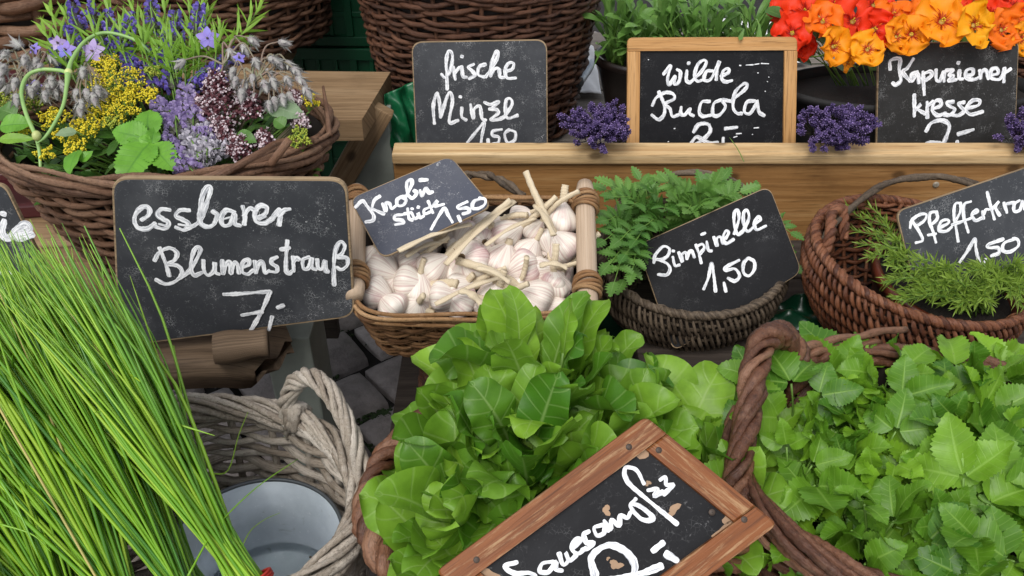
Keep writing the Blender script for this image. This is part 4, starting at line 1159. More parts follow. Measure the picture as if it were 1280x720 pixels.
# --- frische Minze 1,50
TXT_C = [(25, [
  [(216, 246), (240, 268), (268, 230), (286, 150), (280, 104), (258, 102), (246, 168), (250, 260), (252, 342)],
  [(290, 200), (304, 278)], [(304, 232), (330, 202)], [(345, 196), (354, 258), (376, 264)], [(344, 131)],
  [(422, 182), (388, 200), (412, 224), (430, 252), (394, 274)],
  [(498, 182), (458, 198), (452, 248), (490, 264)],
  [(500, 262), (560, 172), (580, 112), (566, 100), (542, 160), (530, 258), (556, 212), (584, 214), (592, 262), (616, 266)],
  [(626, 226), (668, 214), (680, 178), (652, 172), (626, 210), (636, 268), (692, 270)],
  [(170, 562), (163, 450), (188, 366), (206, 450), (211, 522), (244, 410), (270, 360), (286, 420), (266, 552), (322, 542)],
  [(346, 462), (346, 518), (374, 540)], [(334, 390)],
  [(402, 442), (420, 528), (426, 470), (462, 452), (476, 528), (500, 540)],
  [(492, 426), (530, 440), (584, 422), (542, 460), (524, 470), (568, 472), (580, 496), (532, 536), (580, 536), (620, 520)],
  [(620, 516), (668, 442), (660, 404), (632, 412), (626, 480), (642, 528), (704, 510)]]),
 (23, [[(382, 685), (450, 600), (490, 556), (476, 640), (468, 700)], [(515, 664), (516, 694)],
  [(602, 600), (546, 612), (546, 640), (584, 650), (580, 684), (546, 692)],
  [(650, 602), (622, 630), (640, 684), (684, 670), (690, 620), (652, 602)]])]
plC, tC, locC = board('chalkboard lettered frische Minze, standing behind the pine board', [(514, 52), (684, 49), (685, 205), (521, 205)], (600, 125, 1.66), (0, -.95, .30), 'slate', .022, .0022, (510, 45, 5.145, TXT_C), th=.008)
# --- wilde Rucola 2,-
TXT_D = [(24, [
  [(246, 236), (288, 187), (270, 264), (282, 300), (316, 250), (312, 298), (340, 284), (350, 226), (330, 208)],
  [(390, 216), (386, 270), (406, 288), (432, 270)], [(398, 168)],
  [(430, 270), (480, 220), (510, 166), (492, 150), (456, 180), (436, 250), (456, 280), (482, 274)],
  [(550, 216), (512, 220), (496, 270), (530, 274), (560, 230), (590, 160), (576, 220), (572, 270)],
  [(602, 250), (648, 226), (644, 202), (616, 216), (606, 264), (630, 284), (668, 276)],
  [(176, 430), (200, 382), (258, 350), (304, 360), (310, 390), (252, 422), (284, 450), (300, 498), (340, 488)], [(216, 346), (246, 420), (250, 480), (216, 518), (172, 490)],
  [(354, 442), (352, 480), (376, 488), (410, 450), (406, 480), (430, 494)],
  [(530, 406), (482, 410), (466, 470), (490, 498), (540, 490)],
  [(600, 396), (556, 420), (552, 488), (590, 490), (628, 440), (612, 398), (660, 404)],
  [(660, 404), (740, 340), (764, 306), (742, 296), (688, 350), (676, 440), (700, 478), (730, 480)],
  [(810, 402), (762, 410), (746, 468), (780, 480), (820, 420), (826, 402), (836, 468), (868, 494)]]),
 (27, [[(432, 594), (462, 550), (518, 546), (534, 590), (490, 640), (422, 684)], [(416, 664), (452, 626), (518, 660), (578, 660)], [(615, 634), (612, 690)], [(628, 574), (698, 566)]]),
 (8, [[(716, 182), (724, 183)], [(756, 180), (800, 178)], [(810, 176), (836, 172)], [(850, 170), (896, 172)], [(828, 228), (832, 229)], [(896, 254), (898, 255)], [(888, 282), (890, 283)], [(874, 342), (876, 343)], [(696, 606), (726, 604)], [(680, 628), (700, 622)], [(310, 574), (316, 573)], [(272, 656), (276, 654)], [(806, 570), (834, 568)], [(150, 146), (152, 147)], [(530, 546), (533, 547)], [(795, 610), (797, 610)]])]
framed('honey brown wood framed slate lettered wilde Rucola, in front of the rocket', [(784, 47), (996, 46), (993, 206), (783, 206)], (890, 120, 1.66), (0, -.95, .30), 'slate_dark', .012, .0245, (780, 45, 4.964, TXT_D), MT['honey'])
# --- Kapuzinerkresse 2,-
TXT_E = [(27, [
  [(116, 188), (118, 132), (178, 122), (174, 190), (184, 258), (150, 288), (132, 276)], [(264, 122), (226, 180), (196, 206), (244, 264)],
  [(290, 206), (256, 220), (256, 264), (294, 216), (300, 274)],
  [(326, 206), (330, 280), (335, 350)], [(330, 216), (374, 202), (380, 230), (342, 260)],
  [(410, 192), (412, 254), (436, 260), (460, 206), (462, 264)],
  [(476, 196), (520, 192), (492, 224), (520, 232), (492, 260), (540, 254)],
  [(560, 196), (560, 244), (580, 250)], [(550, 146)],
  [(602, 230), (644, 220), (644, 186), (606, 196), (602, 240), (650, 254), (690, 238)],
  [(690, 196), (696, 248), (702, 206), (730, 196), (746, 248)],
  [(762, 226), (808, 214), (800, 182), (766, 192), (762, 240), (810, 254), (838, 230)],
  [(838, 230), (850, 182), (845, 268)], [(848, 216), (888, 186)],
  [(270, 352), (270, 488)], [(274, 450), (314, 412), (290, 440), (340, 474)],
  [(352, 400), (354, 498)], [(360, 420), (390, 396)],
  [(396, 440), (440, 420), (434, 388), (402, 396), (386, 450), (420, 484), (470, 470)],
  [(520, 396), (482, 402), (500, 426), (530, 446), (500, 480), (460, 480)],
  [(590, 400), (552, 406), (570, 430), (590, 456), (552, 484), (510, 480)],
  [(600, 440), (678, 420), (688, 388), (642, 390), (602, 440), (630, 478), (708, 460)]]),
 (30, [[(346, 584), (380, 532), (448, 516), (494, 550), (472, 630), (440, 690)], [(312, 695), (360, 660), (420, 660), (498, 700)], [(552, 604), (646, 576)], [(545, 652), (541, 695)]])]
plE, tE, locE = board('dusty chalkboard lettered Kapuzinerkresse, under the hanging orange blossoms', [(1098, 54), (1274, 51), (1268, 208), (1095, 208)], (1185, 125, 1.66), (0, -.95, .30), 'slate_mid', .014, .0016, (1090, 50, 5.142, TXT_E), th=.008)
# --- Pimpinelle 1,50
TXT_F = [(23, [
  [(140, 506), (150, 455), (200, 402), (240, 418), (228, 462), (190, 486), (158, 484), (190, 494), (228, 514), (244, 548), (222, 584), (168, 582)],
  [(262, 470), (276, 524), (304, 520)], [(262, 430)],
  [(300, 440), (322, 498), (320, 455), (345, 440), (352, 484), (366, 440), (384, 432), (400, 470)],
  [(410, 392), (430, 450), (444, 508)], [(416, 402), (450, 386), (464, 410), (436, 450)],
  [(480, 372), (490, 424), (510, 430)], [(446, 325), (468, 316)],
  [(525, 342), (545, 398), (544, 350), (570, 342), (580, 380), (600, 374)],
  [(602, 350), (620, 312), (602, 302), (586, 340), (602, 384), (652, 356)]]),
 (24, [
  [(656, 320), (685, 230), (680, 172), (658, 182), (656, 260), (680, 324), (714, 300)],
  [(720, 290), (750, 220), (740, 172), (718, 182), (716, 250), (740, 304), (778, 280)],
  [(786, 260), (824, 230), (810, 212), (786, 250), (800, 294), (858, 270)],
  [(460, 675), (490, 600), (510, 512), (525, 590), (536, 690)], [(590, 636), (602, 690)],
  [(686, 490), (602, 535), (602, 555), (660, 546), (690, 590), (660, 624), (616, 606)],
  [(745, 476), (716, 510), (716, 570), (750, 590), (784, 550), (784, 500), (748, 476)]])]
board('black chalkboard lettered Pimpinelle, stuck aslant in the round grey bowl', [(796, 306), (962, 232), (1003, 340), (842, 440)], (898, 318, 1.335), (-.02, -.80, .62), 'slate_dark', .017, .0012, (790, 230, 5.141, TXT_F), th=.006)
# --- Pfefferkraut 1,50
TXT_G = [(25, [
  [(152, 414), (166, 360), (220, 322), (264, 322), (250, 364), (202, 398)], [(166, 366), (214, 440), (238, 500), (192, 518)],
  [(334, 302), (292, 312), (286, 370), (310, 440), (330, 514)], [(334, 302), (340, 350), (300, 392)], [(276, 464), (328, 456)],
  [(362, 410), (418, 380), (408, 358), (366, 372), (352, 430), (400, 438), (438, 410)],
  [(498, 242), (462, 252), (456, 330), (470, 420), (484, 508)], [(500, 242), (500, 300), (464, 368)],
  [(570, 232), (526, 252), (522, 330), (540, 400), (554, 444)], [(442, 394), (568, 350)],
  [(582, 320), (620, 302), (606, 288), (578, 320), (602, 364), (648, 346)],
  [(650, 302), (660, 350)], [(660, 316), (676, 288), (694, 288)],
  [(685, 168), (704, 250), (734, 354)], [(720, 282), (764, 232), (742, 272), (770, 328)],
  [(800, 242), (820, 308)], [(804, 252), (868, 238)],
  [(906, 226), (872, 250), (872, 298), (910, 290), (926, 228), (942, 284)],
  [(968, 224), (974, 278), (1000, 270), (1004, 216), (1014, 268)], [(1042, 170), (1052, 258)], [(1020, 206), (1066, 194)]]),
 (27, [[(492, 655), (550, 570), (598, 492), (606, 560), (630, 668)], [(672, 632), (666, 668)],
  [(794, 492), (692, 530), (694, 552), (758, 552), (764, 588), (712, 608)],
  [(870, 492), (802, 520), (792, 570), (840, 580), (898, 540), (894, 496), (862, 490)]])]
board('chalkboard lettered Pfefferkraut, standing in the bowl of needle leaved savory', [(1120, 264), (1318, 197), (1346, 318), (1150, 385)], (1225, 285, 1.31), (.02, -.86, .5), 'slate', .015, .0015, (1110, 210, 5.541, TXT_G), th=.006)
# --- Sauerampfer 2,-
TXT_H = [(19, [
  [(308, 532), (264, 546), (300, 572), (350, 570), (376, 584), (350, 610), (290, 612)],
  [(440, 530), (402, 536), (392, 565), (424, 566), (450, 532), (450, 556), (472, 562)],
  [(462, 500), (476, 540), (494, 526), (486, 496), (500, 526), (524, 506)],
  [(512, 480), (540, 452), (522, 450), (506, 480), (530, 500), (558, 480)],
  [(570, 420), (552, 430), (562, 460), (588, 460), (570, 480), (546, 486)],
  [(622, 396), (590, 406), (600, 434), (624, 426), (630, 402), (642, 416)],
  [(627, 382), (650, 410), (652, 378), (680, 396), (684, 362), (710, 370), (722, 350)],
  [(740, 302), (722, 330), (764, 376), (804, 372), (762, 332), (728, 318)],
  [(770, 245), (742, 196), (702, 190), (712, 240), (790, 310), (890, 392)],
  [(786, 270), (820, 266), (808, 290), (838, 276)], [(830, 232), (848, 222), (852, 250), (878, 250), (842, 284)]]),
 (30, [[(592, 578), (580, 512), (638, 470), (700, 490), (736, 540), (720, 590), (640, 640)], [(640, 600), (760, 572), (832, 546)], [(805, 488), (838, 462)], [(852, 502), (888, 524)]])]
plH, tH, locH = framed('slate in a worn reddish wood frame, lettered Sauerampfer, on the sorrel', [(545, 714), (806, 521), (970, 655), (712, 846)], (757, 660, .70), (.0, -.66, .75), 'slate_dark', .006, .0222, (540, 520, 2.909, TXT_H), MT['wornframe'], th=.013)
chips(plH, tH, locH, [((803, 565), 6, 2.4, .0), ((758, 638), 5, 1.2, .4), ((842, 637), 5, 2.0, -.6), ((810, 604), 3, 1.2, .3), ((905, 667), 10, 2.0, -.6), ((912, 649), 7, 1.2, .2), ((770, 706), 5, 1.6, -.2), ((611, 718), 7, 1.5, .3), ((760, 698), 2, 1.2, 0)])
for (u, v) in ((785, 559), (822, 563), (888, 640), (928, 649), (596, 699)):
    m = MB(); c = plH.hit(u, v) + plH.n * .0058
    lathe(m, np.array(frame_M(c, plH.n)), [(.0004, .0008), (.0022, .0006), (.0028, 0)], 12)
    m.build('nail_head', MT['nail'], tH, locH)
# --- the cut off slate at the left edge
TXT_I = [(27, [[(-80, 190), (-60, 260), (-30, 240)], [(14, 196), (8, 232), (24, 252), (46, 236)], [(10, 172)], [(48, 236), (94, 222), (78, 206), (42, 236), (60, 252), (104, 238)]]),
         (24, [[(26, 356), (46, 372), (26, 406), (-6, 398), (-14, 366), (22, 354)], [(-90, 350), (-60, 352)]])]
board('slate cut off by the left picture edge, standing on the bench among the chives', [(-95, 262), (4, 226), (74, 372), (-40, 425)], (8, 310, 1.16), (0.1, -1, .2), 'slate', .018, .0022, (0, 200, 2.572, TXT_I), th=.008)

# ================================================================== GARLIC
def bulb_proto(name, seed, label, R0, tall, stem_len, stem_bend, lobes=7, skin='garlic'):
    """local: root at z=0 pointing -z, neck along +z"""
    r = random.Random(seed)
    t = thing(name, label, 'garlic', (0, 0, 0), 'garlic bulbs heaped in the tray')
    m = MB(); nz, na = 22, 48
    ph = [r.uniform(0, 6.28) for _ in range(4)]
    V = []; A = []
    for i in range(nz):
        f = i / (nz - 1)
        z = tall * (f ** 1.05)
        prof = (math.sin(math.pi * min(1, (f * 1.02) ** .74 * .93 + .035)) ** .80)
        neck = .20 * max(0, (f - .55) / .45)
        rr = max(prof, neck, .12)
        for j in range(na):
            th = j / na * 2 * math.pi
            lob = .085 * abs(math.cos(lobes * th / 2 + ph[0])) - .045 + .05 * math.sin(th + ph[1]) + .03 * math.sin(2 * th + ph[2])
            q = R0 * rr * (1 + lob * math.sin(math.pi * min(1, f * 1.25)) * 1.5)
            V.append((q * math.cos(th), q * math.sin(th), z)); A.append((f, j / na, seed * .137 % 1))
    i = np.arange(nz - 1)[:, None]; j = np.arange(na)[None]; j2 = (j + 1) % na
    q = np.stack([i * na + j, i * na + j2, (i + 1) * na + j2, (i + 1) * na + j], -1).reshape(-1, 4)
    m.add(V, q, uvr=np.array(A), ngons=[list(range(na))[::-1]])
    m.build('bulb', MT[skin], t)
    m = MB(); stem_len *= 1.25
    pts = [(0, 0, tall * .93)]
    for k in range(1, 6):
        f = k / 5; pts.append((stem_bend * f * f, stem_bend * .3 * math.sin(f * 3 + seed), tall * .93 + stem_len * f))
    n = 22; rad = np.interp(np.linspace(0, 1, n), [0, .12, 1], [R0 * .22, R0 * .19 + .001, .0048 + .0015 * r.random()])
    tube(m, smoothpath(pts, n), rad * (1 + .08 * np.sin(np.arange(n) * 1.9)), 10, flat=.8, rnd=r.random()); m.build('stem', MT['garlic_stem'], t)
    m = MB()
    lathe(m, np.eye(4), [(.0005, -.003), (R0 * .16, -.003), (R0 * .22, .001)], 14)
    for k in range(46):
        a = r.uniform(0, 6.28); q = r.uniform(.1, 1); e = r.uniform(.004, .012)
        x, y = R0 * .16 * q * math.cos(a), R0 * .16 * q * math.sin(a)
        tube(m, smoothpath([(x, y, -.002), (x * 1.5, y * 1.5, -.002 - e * .6), (x * 2.2 + r.uniform(-.003, .003), y * 2.2, -.002 - e)], 5), .0005, 3)
    m.build('roots', MT['garlic_root'], t)
    return t
RG = random.Random(5)
PROT = {}
for k, (R0, tall, sl, sb) in enumerate([(.029, .052, .022, .004), (.027, .050, .055, .012), (.028, .052, .105, .012), (.030, .046, .008, .0), (.025, .050, .038, -.012), (.027, .047, .075, -.02)]):
    PROT[k] = [bulb_proto('garlic_bulb', k + 11, 'x', R0, tall, sl, sb), False]
def garlic(u, v, t, sc, k, end, label, up=.0):
    """bulb centre at pixel (u, v), stem pointing toward pixel end (or None: root toward viewer)"""
    c = P(u, v, t)
    if end is None: z = nrm(FW * .75 - UPV * .2 + A3([RG.uniform(-.4, .4), 0, RG.uniform(-.2, .3)]))
    else:
        e = P(end[0], end[1], t - up); z = nrm(e - c)
    M = frame_M(c - z * .024 * sc, z, A3([RG.uniform(-1, 1), RG.uniform(-1, 1), 1.3]), sc)
    sc *= 1.1; pr = PROT[k]
    if not pr[1]: pr[1] = True; pr[0].matrix_world = M; pr[0]['label'] = label; return pr[0]
    return copy_thing(pr[0], M, label)
def tg(v): return 1.335 - (v - 255) / 140 * .095       # depth of the heap's surface
def GZ(x, y): return 420 + x / 2.572, 190 + y / 2.572
GL = [
 ((150, 380), 1.0, 0, (215, 405), 'white garlic bulb at the left end, below the lowest corner of the small slate'),
 ((135, 455), .95, 1, (260, 505), 'lilac tinged garlic bulb in the front left corner of the tray'),
 ((240, 425), 1.05, 4, (390, 430), 'garlic bulb with thick stem to the right, second from the front left corner'),
 ((315, 372), .98, 2, (570, 160), 'white garlic bulb with the longest stem slanting up to the right across the heap'),
 ((432, 350), 1.12, 3, None, 'plump stemless white garlic bulb in the middle of the heap'),
 ((350, 468), .95, 4, (455, 462), 'small garlic bulb close behind the front rim, left of the upright one'),
 ((510, 472), 1.0, 0, (520, 440), 'round garlic bulb at the front rim showing its brown root disc'),
 ((540, 338), 1.05, 3, (560, 280), 'ribbed white garlic bulb right of the plump stemless one'),
 ((602, 378), 1.08, 2, (318, 488), 'garlic bulb with a long pale stem lying leftward down to the front rim'),
 ((552, 262), 1.02, 1, (640, 212), 'cream garlic bulb in the back of the heap with a stem to the upper right'),
 ((488, 235), .95, 4, (560, 205), 'pinkish garlic bulb half hidden behind the small slate'),
 ((728, 300), 1.08, 5, (640, 175), 'big pale garlic bulb at the right end with a dry folded stem'),
 ((718, 212), 1.0, 0, (732, 140), 'garlic bulb standing upright with its cut stem up, by the right pole'),
 ((596, 205), .72, 1, (640, 190), 'small purple skinned garlic bulb at the back of the tray'),
 ((640, 462), 1.1, 5, (520, 410), 'garlic bulb at the front right touching the sorrel leaves'),
 ((680, 288), .8, 4, (690, 350), 'small garlic bulb tucked left of the big pale one'),
 ((240, 352), .75, 1, (352, 290), 'small dull garlic bulb peeping out under the slate'),
 ((466, 290), .7, 3, None, 'tiny purple garlic bulb between the two long stems'),
 ((705, 425), .9, 4, (700, 380), 'garlic bulb beside the lower binding of the right pole'),
 ((618, 318), .8, 0, (660, 260), 'small garlic bulb behind the one with the leftward stem'),
 ((660, 375), .78, 1, (745, 370), 'small garlic bulb with short stem toward the right pole'),
 ((400, 430), .8, 1, (500, 400), 'garlic bulb lying under the long pale stem'),
 ((110, 345), .85, 0, (130, 300), 'garlic bulb in the shade at the back left corner of the tray'),
 ((640, 250), .8, 5, (700, 180), 'brownish garlic bulb at the back right of the heap'),
 ((575, 440), .8, 4, (600, 400), 'garlic bulb behind the round one at the front rim'),
 ((420, 265), .85, 0, (380, 300), 'garlic bulb right below the long edge of the small slate'),
]
for (p, sc, k, e, lab) in GL:
    u, v = GZ(*p); garlic(u, v, tg(v), sc, k, GZ(*e) if e else None, lab, up=.012)
for k in range(30):    # the lower layer, seen only between the others
    x, y = -.125 + .05 * (k % 6) + RG.uniform(-.008, .008), -.062 + .033 * (k // 6) + RG.uniform(-.006, .006)
    c = TR(MG, [[x, y, -.032 + RG.uniform(-.012, .006)]])[0]
    z = nrm(A3([RG.uniform(-.8, .8), RG.uniform(-.4, .8), .5]))
    copy_thing(PROT[RG.choice([0, 0, 1, 3, 4])][0], frame_M(c - z * .024 * .9, z, A3([0, .3, 1]), .9), 'garlic bulb of the lower layer, mostly hidden under the other bulbs')
def dry_stalk(a, b, w, label):
    m = MB(); q = smoothpath([a, (a + b) / 2 + A3([0, 0, .006]), b], 18)
    tube(m, q, w * .8 * (1 + .2 * np.sin(np.arange(18) * .8)), 8, flat=.45, rnd=U(.3, .8)); o = m.build('dry_stalk', MT['garlic_stem'], None, a); o.location = a
    tag(o, label, 'garlic stalk', 'loose dry garlic stalks')
dry_stalk(P(*GZ(200, 318), 1.205), P(*GZ(432, 232), 1.26), .0062, 'flat dry garlic stalk lying along the lower edge of the small slate')
dry_stalk(P(*GZ(225, 335), 1.25), P(*GZ(356, 286), 1.285), .0055, 'shorter dry stalk below the one along the slate edge')
dry_stalk(P(*GZ(400, 445), 1.20), P(*GZ(470, 490), 1.19), .008, 'brown stub of a stalk by the front rim of the tray')
dry_stalk(P(*GZ(455, 372), 1.21), P(*GZ(560, 420), 1.2), .006, 'pale stalk stub in front of the ribbed bulb')
dry_stalk(P(*GZ(318, 490), 1.215), P(*GZ(548, 398), 1.235), .0060, 'long pale garlic stalk lying aslant above the front rim')
dry_stalk(P(*GZ(352, 362), 1.225), P(*GZ(572, 158), 1.29), .0064, 'longest garlic stalk, slanting up to the back rim of the tray')
dry_stalk(P(*GZ(640, 170), 1.29), P(*GZ(700, 268), 1.24), .0058, 'dry folded stalk lying on the big pale bulb at the right')
dry_stalk(P(*GZ(480, 300), 1.25), P(*GZ(640, 212), 1.28), .0050, 'thin pale stalk in the back half of the heap')
dry_stalk(P(*GZ(655, 365), 1.22), P(*GZ(742, 372), 1.22), .007, 'thick stalk stub pointing at the right pole')

# ================================================================== SORREL
def plant(name, label, cat, loc, group=None): return thing(name, label, cat, loc, group)
def sorrel(label, c, lean, n, h, seed, spread=1.0):
    """c: root point, lean: direction the whole bunch leans to"""
    r = random.Random(seed); t = plant('sorrel_plant', label, 'sorrel', c, 'sorrel bunches in the rope rimmed basket')
    ml, ms = MB(), MB()
    lean = nrm(lean)
    for k in range(n):
        a = k * 2.39996 + r.uniform(-.3, .3); f = math.sqrt((k + .5) / n)
        out = A3([math.cos(a), math.sin(a), 0])
        tilt = f * .95 * spread + r.uniform(-.12, .12)
        d = nrm(lean * math.cos(tilt) + out * math.sin(tilt))
        L = r.uniform(.066, .115) * (1.1 - .1 * f); W = L * r.uniform(.27, .38)
        pl_ = h * (1 - .35 * f) * r.uniform(.85, 1.1)
        b = c + out * .012
        e = b + d * pl_ * .5 + lean * pl_ * .35
        nn = nrm(lean * .35 - out * .9 + A3([r.uniform(-.35, .35), r.uniform(-.35, .35), .15]))
        d2 = nrm(d + A3([r.uniform(-.2, .2), r.uniform(-.2, .2), r.uniform(0, .25)]))
        tube(ms, smoothpath([b, (b + e) / 2 + lean * .006, e], 6), [.003, .0028, .0026, .0024, .0022, .002], 5)
        leaf(ml, e - d2 * .004, d2, nn, L, W, 'sorrel', bend=r.uniform(.05, 1.3), fold=r.uniform(.0, .4), wave=r.uniform(.08, .26), wf=r.uniform(1.3, 3.2), nu=22, nv=12, twist=r.uniform(-.4, .4), bp=r.uniform(1.2, 2.2), curl=r.uniform(-.9, .6), rnd=min(1, max(0, r.gauss(.45, .3))))
    ml.build('leaves', MT['leaf_sorrel'], t, c); ms.build('stems', MT['stem_green'], t, c)
sx, sy, sz = MS[:3, 3]
SP_ = [((-.015, .10, -.06), (-.02, .10, 1), 54, .19, 'sorrel bunch at the back, rising up to the garlic tray'),
       ((-.06, .05, -.07), (-.06, .08, 1), 44, .13, 'sorrel bunch at the left back, leaning over the cobbles'),
       ((-.085, -.03, -.07), (-.13, -.12, .9), 44, .11, 'sorrel bunch at the left front, drooping over the rope rim'),
       ((-.03, .01, -.06), (-.05, -.12, 1), 52, .155, 'sorrel bunch in the middle of the basket'),
       ((.06, .05, -.08), (.1, .02, 1), 44, .12, 'sorrel bunch right of the middle, behind the worn slate'),
       ((.125, .06, -.08), (.30, .05, 1), 44, .105, 'sorrel bunch at the right back with the widest pale leaf'),
       ((.145, -.01, -.09), (.25, -.15, .9), 30, .11, 'sorrel bunch at the right, beside the worn slate corner'),
       ((-.07, -.09, -.08), (-.12, -.35, .9), 34, .105, 'sorrel bunch at the front, under the worn slate'),
       ((.07, -.09, -.11), (.1, -.35, .9), 22, .07, 'sorrel bunch at the front right, below the worn slate')]
for i, (o, ln, n, h, lab) in enumerate(SP_): sorrel(lab, A3([sx, sy, sz]) + A3(o), ln, n, h, 40 + i)

# ================================================================== GROUND ELDER
def elder(label, c, n, seed, rad, hgt):
    r = random.Random(seed); t = plant('ground_elder', label, 'ground elder', c, 'ground elder bunches in the right basket')
    ml, ms = MB(), MB()
    for k in range(n):
        a = k * 2.39996 + r.uniform(-.4, .4); f = math.sqrt((k + .5) / n)
        out = A3([math.cos(a), math.sin(a), 0])
        top = c + out * rad * f + A3([0, 0, hgt * (1 - .55 * f * f) + r.uniform(-.014, .016)])
        tube(ms, smoothpath([c + out * .01, (c + top) / 2 + A3([0, 0, .012]), top], 6), .0013, 4)
        up = nrm(A3([0, -.25, 1.]) + out * .75 * f + A3([r.uniform(-.9, .9), r.uniform(-.9, .7), 0]))
        fd = nrm(out * (.5 + f) + A3([r.uniform(-.7, .7), r.uniform(-.7, .7), r.uniform(.1, .8)]))
        tone = min(1, max(0, r.gauss(.42, .3)))
        sc = r.uniform(.62, 1.38)
        side = np.cross(fd, up)
        for q, (dd, ls) in enumerate(((fd, 1.0), (nrm(fd * .45 + side), .85), (nrm(fd * .45 - side), .85))):
            L = .050 * sc * ls; nn = nrm(up + side * (0, -.3, .3)[q] * -1 + A3([r.uniform(-.25, .25), r.uniform(-.25, .25), 0]))
            leaf(ml, top + dd * .004, dd, nn, L, L * r.uniform(.34, .43), 'ovate', bend=r.uniform(-.2, 1.0), fold=r.uniform(.1, .6), wave=.10, wf=2, serr=.07, teeth=13, nv=6, rnd=min(1, max(0, tone + r.uniform(-.1, .1))), bp=1.5, twist=r.uniform(-.3, .3))
    ml.build('leaves', MT['leaf_elder'], t, c); ms.build('stems', MT['stem_green'], t, c)
ex_, ey_, ez_ = ME[:3, 3]
EP = [((-.135, .085), 'ground elder bunch at the left back, by the rope handle'), ((-.03, .115), 'ground elder bunch at the back, in front of the broken twigs'), ((.085, .11), 'ground elder bunch at the right back with one big pale leaf'),
      ((-.165, .0), 'ground elder bunch along the left rim'), ((-.065, .03), 'ground elder bunch left of the middle'), ((.035, .04), 'ground elder bunch in the middle'), ((.14, .04), 'ground elder bunch at the right picture edge'),
      ((-.10, -.075), 'ground elder bunch at the left front, drooping over the dark rim'), ((.0, -.06), 'ground elder bunch at the front with the pale upright rosette'), ((.1, -.06), 'ground elder bunch at the lower right picture corner'), ((.02, -.14), 'ground elder bunch at the lowest front edge of the basket')]
for i, ((x, y), lab) in enumerate(EP): elder(lab, A3([ex_ + x, ey_ + y, ez_ - .095]), 22 if i < 9 else 17, 70 + i, .085, .095 + (.015 if i in (4, 5, 8) else 0) + (.024 if y > .07 else 0))

# ================================================================== SALAD BURNET
def frond(ml, ms, root, mid, tip, r, L=.032, pairs=5, up=None):
    q = smoothpath([root, mid, tip], 24); tube(ms, q, np.linspace(.0014, .0007, 24), 5)
    t, a, b = frames(q)
    tone = min(1, max(0, r.gauss(.5, .25)))
    nn0 = nrm((up if up is not None else A3([0, -.45, 1.])) + A3([r.uniform(-.3, .3), r.uniform(-.3, .3), 0]))
    for k in range(pairs):
        f = .34 + .58 * k / pairs; i = int(f * 23); c, d = q[i], t[i]
        n = nrm(nn0 - d * np.dot(nn0, d)); s = np.cross(d, n)
        for sg in (-1, 1):
            dd = nrm(s * sg + d * r.uniform(.35, .7) + n * r.uniform(-.15, .25))
            l = L * r.uniform(.8, 1.1) * (1 - .12 * k / pairs)
            leaf(ml, c, dd, nrm(n + s * sg * -.15), l, l * r.uniform(.22, .29), 'ovate', bend=r.uniform(0, .8), fold=r.uniform(.1, .45), serr=.32, teeth=7, nv=4, rnd=min(1, max(0, tone + r.uniform(-.12, .12))))
    d = t[-1]; leaf(ml, tip, d, nn0, L * 1.05, L * .29, 'ovate', bend=.3, fold=.2, serr=.3, teeth=6, nv=4, rnd=tone)
RB = random.Random(21)
def burnet(label, root, tips, L=.031):
    t = plant('salad_burnet', label, 'salad burnet', root, 'salad burnet plants in the grey bowl'); ml, ms = MB(), MB()
    for (u, v, d) in tips:
        for k in range(1 if RB.random() < .45 else 2):
            tip = P(u + RB.uniform(-12, 12) * k, v + RB.uniform(-8, 10) * k, d + .035 * k)
            rt = root + A3([RB.uniform(-.02, .02), RB.uniform(-.02, .02), 0])
            mid = rt * .42 + tip * .58 + A3([0, .01, .035])
            frond(ml, ms, rt, mid, tip, RB, L * RB.uniform(.85, 1.1))
    ml.build('leaves', MT['leaf_burnet'], t, root); ms.build('stems', MT['stem_green'], t, root)
rb = MP[:3, 3] + A3([0, .01, -.05])
burnet('salad burnet drooping over the left side of the round grey bowl', rb + A3([-.07, 0, 0]), [(762, 330, 1.27), (756, 300, 1.3), (768, 352, 1.24), (782, 318, 1.27), (760, 275, 1.33), (790, 340, 1.26), (775, 300, 1.29)])
burnet('salad burnet rising high at the back left, along the arched handle', rb + A3([-.04, .04, 0]), [(768, 246, 1.36), (766, 232, 1.4), (788, 258, 1.35), (806, 282, 1.31), (812, 240, 1.37), (830, 262, 1.33), (800, 225, 1.42), (795, 300, 1.29)])
burnet('salad burnet in the middle behind the black slate', rb + A3([.02, .05, 0]), [(850, 232, 1.4), (860, 262, 1.345), (875, 240, 1.38), (892, 230, 1.41), (905, 248, 1.37), (845, 250, 1.37), (880, 258, 1.35), (925, 240, 1.4), (835, 228, 1.42)])
burnet('salad burnet sticking out at the right of the black slate', rb + A3([.09, .03, 0]), [(988, 290, 1.36), (992, 330, 1.35), (984, 318, 1.37), (945, 240, 1.42)], .024)

